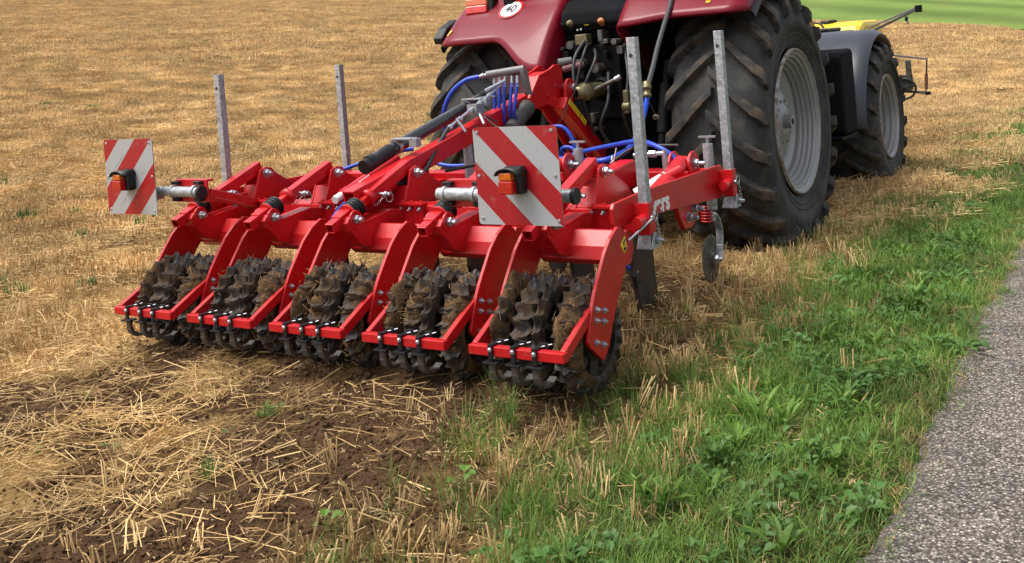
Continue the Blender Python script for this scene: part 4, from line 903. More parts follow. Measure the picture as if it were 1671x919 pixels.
    mb = MB(); mb.tube([ac+Vector((.01, 0, 0)), ac+Vector((.455, 0, 0))], .035, STEELD, 18); S('roller_axle', mb)
    for q, (rx_, wd) in enumerate(rings):
        c = ac+Vector((rx_, 0, 0)); rot = rng.uniform(0, 6.28); rr = ring_mesh(wd, 10*k+q)
        rr.v = [(x+c.x, y*math.cos(rot)-z*math.sin(rot)+c.y, y*math.sin(rot)+z*math.cos(rot)+c.z) for x, y, z in rr.v]
        rg = S('press_ring', rr, origin=c)
        if q == 2 or (q == 1 and k in (0, 1, 4)): continue
        a0 = R_(rng.uniform(60, 85)); a1 = R_(rng.uniform(225, 262)); th = (.036, .018, .014, .032)[q]*rng.uniform(.8, 1.3)*(.55 if k == 0 else 1)
        if q in (1, 2): a0, a1 = sorted((R_(rng.uniform(60, 120)), R_(rng.uniform(150, 240))))
        mm = mud_mesh(wd, 100+10*k+q, a0, a1, th); mm.v = [(x+c.x, y+c.y, z+c.z) for x, y, z in mm.v]
        md = obj('mud_cake', mm, sec, origin=c); md['kind'] = 'stuff'
    # scrapers clamped over the rear bar
    for q in (.118, .231, .335):
        x = ox+q; mb = MB(); mb.box(x-.011, x+.011, 3.490, 3.4985, .312, .384, BLACKP); mb.box(x-.011, x+.011, 3.4985, 3.56, .3725, .380, BLACKP); mb.box(x-.036, x+.036, 3.478, 3.53, .300, .3085, BLACKP)
        mb.box(x+.0, x+.035, 3.545, 3.56, .368, .392, BLACKP)
        sc_ = S('scraper_clamp', mb, bevel=.0015)
        mb = MB(); pts = [(3.505, .30), (3.502, .262), (3.512, .235), (3.54, .212), (3.59, .205), (3.625, .215)]
        for a, b in zip(pts, pts[1:]): mb.beam((x, *a), (x, *b), .034, .012, STEELD, up=(1, 0, 0)) if False else mb.prism([(a[0]-.006, a[1]-.004), (a[0]+.010, a[1]+.006), (b[0]+.008, b[1]+.010), (b[0]-.004, b[1]-.008)], x-.018, x+.018, STEELD)
        S('scraper_blade', mb)
        mb = MB(); mb.hexbolt((x, 3.490, .36), (0, -1, 0), .0075, stub=0); mb.tube([(x, 3.50, .36), (x, 3.535, .376), (x+.05, 3.562, .386)], .0035, ZINC, 8); S('clamp_bolt', mb)
    return sec
for k in range(5): section(k)
# frame-side support plates and hinge clamps for each section
for k in range(5):
    rx = SX[k]+.115
    for a in (-.062, .044):
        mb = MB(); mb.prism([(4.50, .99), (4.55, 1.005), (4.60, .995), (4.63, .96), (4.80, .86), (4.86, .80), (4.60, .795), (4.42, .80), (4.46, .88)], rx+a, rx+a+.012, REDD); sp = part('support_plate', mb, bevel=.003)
    mb = MB(); mb.prism([(4.425, .80), (4.47, .90), (4.62, .90), (4.70, .80)], rx-.05, rx+.044, REDD); part('support_box', mb, bevel=.004)
    mb = MB(); mb.box(rx+.035, rx+.205, 4.385, 4.44, .803, .818, RED); mb.box(rx+.045, rx+.20, 4.40, 4.418, .68, .803, REDD); mb.prism([(4.385, .80), (4.41, .80), (4.46, .67), (4.40, .67), (4.395, .76)], rx+.052, rx+.066, RED); mb.prism([(4.385, .80), (4.41, .80), (4.47, .74), (4.47, .66), (4.41, .66), (4.395, .76)], rx+.15, rx+.164, RED)
    hc = part('hinge_clamp', mb, bevel=.002)
    for a in (.055, .118, .185):
        mb = MB(); mb.hexbolt((rx+a, 4.388, .785), (0, -1, -.3), .008, stub=.012); mb.hexbolt((rx+a, 4.405, .818), (0, 0, 1), .009, RED, stub=0); part('bolt', mb, hc)

# warning boards ------------------------------------------------------
def board(xl, mt, y=3.63, z0=.865):
    mb = MB(); r = .014; W = .423; pts = []
    for cx_, cz_, a0 in ((W/2-r, W/2-r, 0), (-W/2+r, W/2-r, 90), (-W/2+r, -W/2+r, 180), (W/2-r, -W/2+r, 270)):
        for t in range(0, 91, 30): pts.append((cx_+r*math.cos(R_(a0+t)), cz_+r*math.sin(R_(a0+t))))
    n = len(pts); cx_, cz_ = xl+W/2, z0+W/2
    vs = [(cx_+a, y, cz_+b) for a, b in pts]+[(cx_+a, y+.004, cz_+b) for a, b in pts]
    mb.add(vs, [tuple(range(n))], mt); mb.add(vs, [tuple(range(n, 2*n))[::-1]]+[(i, (i+1) % n, n+(i+1) % n, n+i) for i in range(n)], GREYM)
    lab = 'board with stripes falling to the right' if mt is BOARD_R else 'board with stripes rising to the right'
    b = part('warning_board', mb, origin=(cx_, y+.002, cz_), label=lab, recalc=False)
    for a, c in ((-.19, .19), (.185, .19), (-.19, -.185), (.19, -.19), (-.195, .0), (.19, 0)):
        mb = MB(); mb.lathe((cx_+a, y, cz_+c), (0, -1, 0), [(0, .001), (0, .0085), (.003, .007), (.004, .001)], ZINC, 12, False); obj('rivet', mb, b)
    # fine print along the stripe edges
    mb = MB(); tr = random.Random(3)
    for s0 in (0, 1):
        for q in range(34):
            if tr.random() < .35: continue
            t = q*.0075; 
            if mt is BOARD_R: a = -.135+t+(0 if s0 == 0 else -.10); c = .148-t-(0 if s0 == 0 else .175)
            else: a = -.04-t*.75+(0 if s0 == 0 else .11); c = .128-t*.75-(0 if s0 == 0 else .13)
            if abs(a) < .19 and abs(c) < .19: mb.box(cx_+a, cx_+a+tr.uniform(.002, .0045), y-.0006, y-.0001, cz_+c, cz_+c+tr.uniform(.002, .005), INK)
    obj('fine_print', mb, b, label='row of tiny print along the stripe')
    # tail light: black hood, amber over red lens
    lx, lz = cx_+(-.008), cz_-.012
    mb = MB(); mb.box(lx-.030, lx+.062, y-.055, y-.001, lz-.060, lz+.058, BLACKP); hb = part('tail_light', mb, b, bevel=.012)
    mb = MB(); P = []
    for i in range(15):
        a = R_(180-i*180/14*.98); P.append([(lx+.008+.056*math.cos(a), y-.094+(.0 if j == 0 else .10), lz+.024+.032*math.sin(a)+(.0 if j else 0)) for j in range(2)])
    mb.grid(P, BLACKP); hd = obj('lamp_hood', mb, b); s = hd.modifiers.new('t', 'SOLIDIFY'); s.thickness = .006
    mb = MB(); mb.box(lx-.034, lx+.030, y-.085, y-.050, lz+.002, lz+.036, ORNG); obj('amber_lens', mb, b, bevel=.006)
    mb = MB(); mb.box(lx-.036, lx+.036, y-.088, y-.050, lz-.056, lz+.001, REDL); obj('red_lens', mb, b, bevel=.006)
    return b
bR = board(-2.526, BOARD_R); bL = board(-5.10, BOARD_L)
for x0, x1, s in ((-4.70, -4.42, 0), (-2.80, -2.095, 1)):
    mb = MB(); mb.tube([(x0, 3.715, .982), (x1, 3.715, .978)], .029, GALV, 24)
    if s == 0: mb.tube([(x0-.02, 3.70, .985), (x0+.10, 3.71, .983)], .024, GALV, 20); mb.box(x0-.045, x0-.02, 3.64, 3.72, .94, 1.01, GALV)
    st = part('board_stalk', mb, bevel=.002)
    for xx in ((-4.64, -4.46) if s == 0 else (-2.765, -2.60)):
        mb = MB(); mb.lathe((xx, 3.715, .981), (1, 0, 0), [(-.010, .029), (-.010, .036), (.010, .036), (.010, .029)], GALV, 24, False); mb.box(xx-.018, xx+.03, 3.72, 3.775, .925, .945, BLACKP); mb.box(xx-.018, xx+.03, 3.72, 3.775, 1.018, 1.036, BLACKP); part('stalk_clamp', mb, bevel=.003)
    mb = MB(); mb.tube([(x1, 3.715, .978), (x1+.018, 3.715, .978)], .036, BLACKP, 16); part('end_cap', mb, st, bevel=.003)
    bx = (-4.66, -4.40) if s == 0 else (-2.78, -2.50)
    mb = MB(); mb.box(*bx, 3.752, 3.762, .918, 1.042, REDD); mb.box(bx[0], bx[1], 3.762, 3.80, 1.03, 1.042, RED); pl = part('stalk_plate', mb, bevel=.002)
    mb = MB(); mb.beam((bx[1]-.02, 3.78, .96), (bx[1]-.08 if s else -4.72, 4.40, .80), .022, .055, RED); mb.beam((bx[1]-.02, 3.80, .93), (bx[1]-.08 if s else -4.72, 4.38, .775), .05, .012, REDD); part('stalk_arm', mb, bevel=.003)
    for t in (.25, .7): mb = MB(); mb.hexbolt((bx[0]+.03+t*.1, 3.80+.4*t, .93-.12*t), (1, -.4, 0), .009, stub=.01); part('bolt', mb, pl)
# yellow warning label on the outermost side plate
mb = MB(); mb.add([(-2.0715, 4.065, .70), (-2.0715, 4.10, .655), (-2.0715, 4.135, .675), (-2.0715, 4.118, .735)], [(0, 1, 2, 3)], YLAB); lbp = part('yellow_label', mb)
mb = MB(); mb.tube([(-2.0705, 4.095, .70), (-2.0705, 4.115, .715)], .0035, INK, 6); mb.tube([(-2.0705, 4.10, .705), (-2.0705, 4.105, .69)], .003, INK, 6); mb.tube([(-2.0705, 4.098, .672), (-2.0705, 4.115, .678)], .006, INK, 6); part('label_pictogram', mb, lbp)

# ================================================================== STRAW, STUBBLE, GRASS, WEEDS (stuff)
F_ = FPX
Rc = np.array([rgt2, up2, fwd])
def in_view(x, y, z=0, mg=.14, near=.6):
    P = np.stack([x, y, np.zeros_like(x)+z-1.6], -1)@Rc.T
    d = np.maximum(P[:, 2], 1e-3); u = (835.5+F_*P[:, 0]/d)/1671; v = (110-F_*P[:, 1]/d)/919
    return (P[:, 2] > near) & (u > -mg) & (u < 1+mg) & (v > -mg-.1) & (v < 1+mg+.1)
def colmesh(name, V, Fs, rnd, mt):
    me = bpy.data.meshes.new(name); me.from_pydata([tuple(v) for v in V], [], Fs); a = me.attributes.new('rnd', 'FLOAT', 'POINT'); a.data.foreach_set('value', np.array(rnd, np.float32))
    for m_ in (mt if isinstance(mt, list) else [mt]): me.materials.append(m_)
    me.update(); return me
class VB:
    def __init__(s): s.V = []; s.F = []; s.R = []
    def stick(s, p, d, L, r, rnd, bend=0, seg=1, n=3):
        p = Vector(p); d = Vector(d).normalized(); a = d.orthogonal().normalized(); b = d.cross(a); g = Vector((nr.normal(), nr.normal(), nr.normal()*.3))*bend; b0 = len(s.V)
        for i in range(seg+1):
            t = i/seg; c = p+d*L*t+g*(t*(1-t))*L
            for k in range(n):
                q = 2*math.pi*k/n; s.V.append(c+(a*math.cos(q)+b*math.sin(q))*r); s.R.append(rnd)
        for i in range(seg):
            for k in range(n): s.F.append((b0+i*n+k, b0+i*n+(k+1) % n, b0+(i+1)*n+(k+1) % n, b0+(i+1)*n+k))
        s.F.append(tuple(b0+seg*n+k for k in range(n)))
    def blade(s, p, az, L, w_, lean, rnd, seg=3, droop=1.0, fold=0):
        p = Vector(p); h = Vector((math.cos(az), math.sin(az), 0)); sd_ = Vector((-h.y, h.x, 0)); b0 = len(s.V); c = p.copy(); th = lean
        for i in range(seg+1):
            t = i/seg; ww = w_*(1-t**1.8)*(.55+.45*min(1, t*3+.4))
            s.V += [c-sd_*ww/2, c+sd_*ww/2] if i < seg else [c]; s.R += [rnd]*(2 if i < seg else 1)
            c = c+(h*math.sin(th)+Vector((0, 0, 1))*math.cos(th))*(L/seg); th = min(2.3, th+droop*(.9/seg))
        for i in range(seg-1): s.F.append((b0+2*i, b0+2*i+1, b0+2*i+3, b0+2*i+2))
        s.F.append((b0+2*seg-2, b0+2*seg-1, b0+2*seg))
    def leaf(s, p, az, L, w_, lean, rnd, lobes=0, droop=.9, pet=.25):
        """broad leaf, optional dandelion lobes; mid rib folded"""
        p = Vector(p); h = Vector((math.cos(az), math.sin(az), 0)); sd_ = Vector((-h.y, h.x, 0)); n = 9 if lobes else 5; b0 = len(s.V); c = p.copy(); th = lean
        for i in range(n+1):
            t = i/n; e = max(0, (t-pet)/(1-pet)); ww = w_*(math.sin(math.pi*min(1, e**.8))**.7 if 0 < e < 1 else .04)
            if lobes: ww *= (1.0 if i % 2 else .42)*(.55+.6*t)
            up_ = Vector((0, 0, 1)); nrm = h.cross(sd_); z = up_*.22*ww
            s.V += [c-sd_*ww/2+z, c, c+sd_*ww/2+z]; s.R += [rnd, rnd*.9, rnd]
            c = c+(h*math.sin(th)+up_*math.cos(th))*(L/n); th = min(2.0, th+droop*(1.1/n))
        for i in range(n):
            for k in (0, 1): s.F.append((b0+3*i+k, b0+3*i+k+1, b0+3*i+k+4, b0+3*i+k+3))
    def mesh(s, name, mt): return colmesh(name, s.V, s.F, s.R, mt)
STUB = veg_mat('stubble_straw', (.23, .135, .05), (.86, .615, .30), .6)
STRAWG = veg_mat('bright_straw', (.29, .168, .058), (.80, .555, .25), .5)
CHAFF = veg_mat('pale_chaff', (.20, .13, .06), (.62, .46, .25), .7)
GRASS = veg_mat('verge_grass', (.070, .150, .024), (.200, .305, .060), .55, .30)
GRASSD = veg_mat('dry_verge_grass', (.26, .19, .075), (.48, .36, .16), .6, .2)
WEED = veg_mat('weed_leaf', (.050, .120, .024), (.110, .215, .050), .45, .28)
LIME = veg_mat('lime_weed_leaf', (.085, .17, .022), (.14, .24, .04), .45, .32)
def patch_noise(): return nr
def mk_stubble(n, rad, hm, r=.0019, tilt=.22, rows=False, litter=0, hv=.35, seg=1):
    b = VB()
    for i in range(n):
        if rows: x = (nr.integers(0, 5)-2)*.125+nr.normal()*.012; y = nr.uniform(-.32, .32)
        else:
            q = rad*math.sqrt(nr.random()); a = nr.uniform(0, 6.28); x, y = q*math.cos(a), q*math.sin(a)
        h = hm*nr.uniform(1-hv, 1+hv); d = (nr.normal()*tilt, nr.normal()*tilt, 1); b.stick((x, y, -.015), d, h+.015, r*nr.uniform(.7, 1.35), nr.random(), .06, seg)
        if nr.random() < .25:   # ragged leaf sheath
            b.blade((x, y, h*.4), nr.uniform(0, 6.28), h*.6, .004, .7, nr.random()*.8, 2, 1.5)
    for i in range(litter):
        a = nr.uniform(0, 6.28); L = nr.uniform(.04, .18); R0 = rad if not rows else .32; b.stick((nr.uniform(-R0, R0), nr.uniform(-R0, R0), nr.uniform(.004, .03)), (math.cos(a), math.sin(a), nr.normal()*.12), L, r*.9, nr.random(), .08, 1)
    return b.mesh('stubble_clump', STUB)
def mk_straw(n, rad, L0, L1, zmax, bias=None, seg=2, mt=None, r=.0018):
    b = VB()
    for i in range(n):
        a = nr.uniform(0, math.pi*2) if bias is None or nr.random() < .35 else bias+nr.normal()*.35
        q = rad*math.sqrt(nr.random()); t = nr.uniform(0, 6.28); L = nr.uniform(L0, L1)*(.6 if nr.random() < .4 else 1); d = (math.cos(a), math.sin(a), nr.normal()*.16)
        b.stick((q*math.cos(t)-d[0]*L/2, q*math.sin(t)-d[1]*L/2, abs(nr.normal())*zmax), d, L, r*nr.uniform(.6, 1.35), nr.random(), .22, seg)
    return b.mesh('straw_clump', mt or STRAWG)
def mk_grass(n, rad, L0, L1, w_, mt, lean=.35, droop=1.1, seg=3):
    b = VB()
    for i in range(n):
        q = rad*math.sqrt(nr.random()); t = nr.uniform(0, 6.28); b.blade((q*math.cos(t), q*math.sin(t), -.01), nr.uniform(0, 6.28), nr.uniform(L0, L1), w_*nr.uniform(.6, 1.3), abs(nr.normal())*lean, nr.random(), seg, droop*nr.uniform(.4, 1.4))
    return b.mesh('grass_clump', mt)
def mk_rosette(n, L, w_, mt, lobes=1, lean=.7):
    b = VB()
    for i in range(n): b.leaf((nr.normal()*.006, nr.normal()*.006, 0), i*2.4+nr.normal()*.3, L*nr.uniform(.6, 1.15), w_*nr.uniform(.7, 1.2), lean+nr.normal()*.2, nr.random(), lobes)
    return b.mesh('weed_rosette', mt)
def mk_broad(n, rad, L, w_, mt):
    b = VB()
    for i in range(n):
        q = rad*math.sqrt(nr.random()); t = nr.uniform(0, 6.28); b.leaf((q*math.cos(t), q*math.sin(t), nr.uniform(0, .03)), nr.uniform(0, 6.28), L*nr.uniform(.6, 1.2), w_*nr.uniform(.7, 1.2), .5+abs(nr.normal())*.4, nr.random(), 0, .8, .45)
    return b.mesh('broad_leaves', mt)
def mk_clod(s):
    bm = bmesh.new(); bmesh.ops.create_icosphere(bm, subdivisions=2, radius=.5); o = nr.uniform(0, 50)
    for v in bm.verts:
        k = .40+1.1*float(fbm(v.co.x*2.6+o, v.co.y*2.6+v.co.z*3.7, 1, s, 3))+nr.uniform(-.07, .07); v.co *= k; v.co.z *= .72
    me = bpy.data.meshes.new('clod'); bm.to_mesh(me); bm.free(); me.materials.append(CLOD); return me

def scatter(name, x, y, meshes, smin, smax, label, tiltn=.06, zoff=0, z=None, yaw=None, kind='stuff', scl=None):
    n = len(x); z = (ground_z(x, y) if z is None else z)+zoff
    e = .25; gx = (terrain(x+e, y)-terrain(x-e, y))/(2*e); gy = (terrain(x, y+e)-terrain(x, y-e))/(2*e)
    co = np.stack([x, y, z], -1)
    yw = nr.uniform(0, 2*math.pi, n) if yaw is None else yaw
    cs, sn = np.cos(yw), np.sin(yw)
    # tilt with the slope, expressed in the yawed frame
    rx = np.arctan(gy*cs-gx*sn)+nr.normal(0, tiltn, n); ry = -np.arctan(gx*cs+gy*sn)+nr.normal(0, tiltn, n)
    rot = np.stack([rx, ry, yw], -1)
    s = nr.uniform(smin, smax, n) if scl is None else scl
    me = bpy.data.meshes.new(name); me.vertices.add(n); me.vertices.foreach_set('co', co.astype(np.float32).ravel())
    for k, t, v in (('rot', 'FLOAT_VECTOR', rot), ('scl', 'FLOAT', s), ('vid', 'INT', nr.integers(0, len(meshes), n))):
        a = me.attributes.new(k, t, 'POINT'); a.data.foreach_set('vector' if t == 'FLOAT_VECTOR' else 'value', np.asarray(v).astype(np.int32 if t == 'INT' else np.float32).ravel())
    o = bpy.data.objects.new(name, me); COL.objects.link(o)
    ng = bpy.data.node_groups.new(name, 'GeometryNodeTree'); ng.interface.new_socket('Geometry', in_out='INPUT', socket_type='NodeSocketGeometry'); ng.interface.new_socket('Geometry', in_out='OUTPUT', socket_type='NodeSocketGeometry')
    N = ng.nodes; L = ng.links.new; gi = N.new('NodeGroupInput'); go = N.new('NodeGroupOutput'); ip = N.new('GeometryNodeInstanceOnPoints'); jn = N.new('GeometryNodeJoinGeometry')
    for mshs in meshes:
        so_ = bpy.data.objects.new(name+'_source', mshs); oi = N.new('GeometryNodeObjectInfo'); oi.inputs['Object'].default_value = so_; oi.inputs['As Instance'].default_value = True; L(oi.outputs['Geometry'], jn.inputs[0])
    def na(k, t): q = N.new('GeometryNodeInputNamedAttribute'); q.data_type = t; q.inputs[0].default_value = k; return q.outputs['Attribute']
    e2 = N.new('FunctionNodeEulerToRotation'); L(na('rot', 'FLOAT_VECTOR'), e2.inputs[0])
    L(gi.outputs[0], ip.inputs['Points']); L(jn.outputs[0], ip.inputs['Instance']); ip.inputs['Pick Instance'].default_value = True; L(na('vid', 'INT'), ip.inputs['Instance Index']); L(e2.outputs[0], ip.inputs['Rotation']); L(na('scl', 'FLOAT'), ip.inputs['Scale']); L(ip.outputs[0], go.inputs[0])
    md = o.modifiers.new('scatter', 'NODES'); md.node_group = ng
    o['kind'] = kind; o['label'] = label
    return o
def sample(dens_max, xr, yr, dens, far=1e9, near=0, mg=.30):
    A = (xr[1]-xr[0])*(yr[1]-yr[0]); n = int(A*dens_max); x = nr.uniform(*xr, n); y = nr.uniform(*yr, n)
    r = np.hypot(x, y); k = (r < far) & (r >= near); x, y = x[k], y[k]
    k = in_view(x, y, terrain(x, y), mg); x, y = x[k], y[k]
    k = nr.random(len(x)) < dens(x, y)/dens_max; return x[k], y[k]
def clear(x, y):
    """False where wheels stand"""
    k = np.ones(len(x), bool)
    for x0, x1, yc, h in ((-2.98, -2.28, 7.64, .38), (-5.08, -4.38, 7.64, .38), (-2.88, -2.30, 10.74, .30), (-4.95, -4.36, 10.74, .3)): k &= ~((x > x0) & (x < x1) & (abs(y-yc) < h))
    return k
G = green_mask; SM = soil_mask
roll = lambda x, y: sst(-5.1, -4.9, x)*sst(-1.9, -2.1, x)*sst(3.45, 3.6, y)*sst(4.25, 4.1, y)      # footprint of the rollers
worked = lambda x, y: sst(-5.3, -4.9, x)*sst(-2.2, -2.5, x)*sst(4.2, 3.9, y)
def add(name, pts, *a, **k):
    x, y = pts; c = clear(x, y); x, y = x[c], y[c]
    return scatter(name, x, y, *a, **k)
# stubble: near individual clumps
V_st = [mk_stubble(nr.integers(5, 10), .035, .078, .0023, .2, hv=.4) for _ in range(8)]
d_st = lambda x, y: np.clip((1-worked(x, y))*(50+45*np.exp(-((x+2.15)/.25)**2))*(1-.55*SM(x, y)*sst(-2.2, -2.6, x))*(1-.80*G(x, y)*sst(-1.85, -1.4, x))*sst(-1.15, -1.4, x)*(.45+fbm(x, y, 1.3, 61, 2))*(1-roll(x, y)) + worked(x, y)*(1-roll(x, y))*(7*(1-SM(x, y))+22*sst(-4.0, -2.6, x)*(.2+fbm(x, y, 2.4, 66, 2))), 0, 120)
add('near_stubble', sample(120, (-9, -.9), (1.3, 9), d_st, far=8.5), V_st, .7, 1.3, 'short cut straw stubble standing around the machine', tiltn=.18)
# mid and far stubble patches, rows kept along the field
V_mid = [mk_stubble(110, .34, .070, .0036, .26, rows=True, litter=220) for _ in range(6)]
yy = lambda n: nr.integers(0, 2, n)*math.pi
p = sample(6.5, (-34, -1.0), (0, 34), lambda x, y: 6.5*sst(-1.0, -2.3, x+.4*(fbm(x, y, .8, 9, 2)-.5))*(1-.5*SM(x, y)), far=34, near=8.2); c = clear(*p); p = (p[0][c], p[1][c])
scatter('field_stubble', p[0], p[1], V_mid, .85, 1.2, 'golden stubble rows covering the field', tiltn=.03, yaw=yy(len(p[0])))
V_far = [mk_stubble(260, .9, .08, .006, .25, litter=260) for _ in range(5)]
p = sample(1.3, (-150, 4), (0, 120), lambda x, y: 1.3*sst(-.9, -2.5, x)*(1-in_meadow(x, y)), far=150, near=32, mg=.12)
scatter('distant_stubble', p[0], p[1], V_far, 1.0, 1.5, 'pale stubble far up the field', tiltn=.02)
# loose straw: swaths behind the rollers and scattered over the field
V_sw = [mk_straw(15, .13, .07, .30, .022, bias=.75, r=.0015) for _ in range(12)]
V_lt = [mk_straw(5, .09, .03, .13, .010, seg=1, r=.0015) for _ in range(12)]
def d_sw(x, y):
    n = fbm(x, y, 1.5, 55, 3); lines = .5+.5*np.sin((x*.45-y*1.0)*7+4*fbm(x, y, .9, 12, 2))
    a = sst(-2.4, -3.6, x+.7*(n-.5))*sst(4.4, 3.9, y)*(.16+1.15*lines*sst(.36, .56, n))*sst(-9, -5.5, x)
    a = np.maximum(a, .55*sst(-3.3, -5.3, x)*sst(5, 3.5, y)*n)
    return np.clip(92*a*(1-.25*SM(x, y))*(1-roll(x, y))*(.75+.25*sst(2.2, 3.0, y)), 0, 140)
add('loose_straw', sample(140, (-9, -2.3), (1.2, 5), d_sw), V_sw, .7, 1.25, 'heaps of long golden straw lying behind the rollers', tiltn=.14, zoff=.006)
d_lt = lambda x, y: np.clip((1-.90*G(x, y))*(140*(1-SM(x, y))*(1-.7*SM(x, y))+60+40*sst(-3.2, -4, x))*sst(-.80, -1.0, x)*(.4+fbm(x, y, 2.0, 15, 2))*(1-roll(x, y)*.7), 0, 190)
add('straw_litter', sample(190, (-9.5, -.8), (1.2, 9), d_lt, far=8.6), V_lt, .7, 1.4, 'short bits of straw strewn over the ground', tiltn=.12, zoff=.004)
p = sample(9, (-18, -2), (5, 16), lambda x, y: 9*np.clip(2.2*(fbm(x*.5, y, .8, 71, 3)-.42), 0, 1)*sst(-2.0, -2.6, x), far=18, near=8.2)
V_m2 = [mk_straw(60, .34, .08, .30, .02, bias=1.2, seg=1, r=.0024) for _ in range(5)]
add('straw_swath', p, V_m2, .9, 1.3, 'matted straw lying on the stubble', zoff=.03)
# finely broken chaff and leaf bits over everything but the path
CH = [mk_straw(16, .08, .008, .035, .004, seg=1, mt=CHAFF, r=.0016) for _ in range(8)]
d_ch = lambda x, y: np.clip(sst(-.84, -.95, x)*(40+80*np.exp(-((x+2.3)/.45)**2))*(1-.35*SM(x, y))*(.3+fbm(x, y, 3, 33, 2)), 0, 160)
add('chaff', sample(160, (-8, -.8), (1.2, 8), d_ch, far=7.5), CH, .7, 1.3, 'fine pale chaff sprinkled on soil and grass', tiltn=.3, zoff=.006)
# clods
V_cl = [mk_clod(i) for i in range(8)]
d_cl = lambda x, y: np.clip(SM(x, y)*5200*(.25+fbm(x, y, 3, 16, 2)), 0, 6000)
x, y = sample(6000, (-6, -1.6), (1.2, 7), d_cl, far=7); s_ = .0045+.016*nr.random(len(x))**3+.030*(nr.random(len(x)) < .012)*nr.random(len(x))
scatter('soil_clods', x, y, V_cl, 1, 1, 'crumbly brown soil clods', tiltn=1.0, scl=s_, zoff=.002)
# grass verge
V_g1 = [mk_grass(26, .06, .05, .15, .0046, GRASS, .75, 1.5) for _ in range(9)]+[mk_grass(14, .06, .04, .13, .0036, GRASSD, .9, 1.5) for _ in range(2)]
V_g2 = [mk_grass(20, .05, .08, .20, .0034, GRASS, .30, .9) for _ in range(5)]
V_gd = [mk_grass(22, .05, .03, .10, .0030, GRASSD, .7, 1.2) for _ in range(6)]
edge = lambda x, y: sst(-.745, -.82, x-.08*(fbm(y, y*0, 1.1, 91, 3)-.5)-.05*(fbm(y, y*0, 6, 17, 2)-.5))
lush = lambda x, y: np.exp(-((x+1.28)/.34)**2)
d_g = lambda x, y: np.clip(edge(x, y)*(460*G(x, y)*(.40+fbm(x, y, 2.5, 18, 3))*(.45+.75*lush(x, y)) ), 0, 520)
add('verge_grass', sample(520, (-2.9, -.72), (1.8, 11), d_g, far=9.5), V_g1, .55, 1.1, 'green grass on the verge beside the path', tiltn=.15)
d_t = lambda x, y: np.clip(110*sst(-2.5, -1.9, x+.4*(fbm(x, y, 1.8, 19, 3)-.5))*sst(-1.15, -1.5, x)*(.2+fbm(x, y, 2.2, 20, 3)), 0, 150)
add('tall_grass', sample(150, (-3.2, -.9), (1.8, 11), d_t, far=9.5), V_g2, .6, 1.15, 'thin longer grass mixed with stubble', tiltn=.12)
d_d = lambda x, y: np.clip(edge(x, y)*(260*np.exp(-((x+.83)/.10)**2)+9+50*np.exp(-((x+2.1)/.35)**2))*(.3+fbm(x, y, 4, 22, 2)), 0, 260)
add('dry_grass', sample(260, (-2.9, -.72), (1.8, 11), d_d, far=9.5), V_gd, .5, 1.1, 'dry yellow grass along the path edge', tiltn=.25)
V_gf = [mk_grass(130, .34, .05, .13, .009, GRASS, .5, 1.2, 2) for _ in range(5)]
p = sample(14, (-3.4, -.7), (7.5, 45), lambda x, y: 14*sst(-2.5, -1.4, x+.9*(fbm(x, y, .9, 23, 3)-.5))*sst(-.76, -.9, x), far=46, near=9)
scatter('far_verge_grass', p[0], p[1], V_gf+[mk_grass(90, .34, .05, .12, .008, GRASSD, .5, 1.2, 2) for _ in range(2)], .6, 1.0, 'green verge running up the field edge')
# broad weeds in the verge
V_r = [mk_rosette(nr.integers(8, 13), .13, .034, WEED, 1) for _ in range(5)]; V_b = [mk_broad(14, .08, .065, .030, WEED) for _ in range(7)]; V_l = [mk_rosette(nr.integers(6, 11), .15, .026, LIME, 0, .35) for _ in range(5)]
d_w = lambda x, y: np.clip(edge(x, y)*30*lush(x, y)*(.1+1.3*sst(.42, .62, fbm(x, y, 1.7, 24, 2))), 0, 50)
add('rosette_weeds', sample(50, (-2.4, -.85), (1.8, 10), d_w, far=9.5), V_r, .35, .95, 'toothed leafy weeds in the grass verge', tiltn=.15, zoff=.015)
d_b = lambda x, y: np.clip(edge(x, y)*75*lush(x, y)*(.2+1.3*sst(.45, .62, fbm(x, y, 1.9, 25, 2))), 0, 110)
add('broadleaf_weeds', sample(110, (-2.3, -.85), (1.8, 10), d_b, far=9.5), V_b, .5, 1.15, 'small broad leaved weeds in the grass verge', tiltn=.2, zoff=.015)
d_l = lambda x, y: np.clip(26*np.exp(-((x+1.30)/.28)**2)*sst(.44, .60, fbm(x, y, 1.6, 26, 2)), 0, 34)
add('lime_weeds', sample(34, (-2.3, -.9), (1.8, 8), d_l), V_l, .45, .95, 'bright lime green upright weeds', tiltn=.12, zoff=.01)
x, y = sample(60, (-.93, 1.2), (1.6, 9), lambda x, y: 50*sst(-.35, -.85, x)**2+1.5, far=9)
scatter('path_debris', x, y, [mk_straw(2, .05, .01, .07, .002, seg=1, r=.0013), mk_straw(3, .05, .01, .04, .002, seg=1, r=.0012), mk_straw(1, .02, .05, .12, .002, seg=2, r=.0014)]+[], .8, 1.2, 'bits of straw and soil dropped on the asphalt edge', z=terrain(np.full_like(x, -.8), y)+.012, tiltn=.02, scl=nr.uniform(.7, 1.2, len(x)))
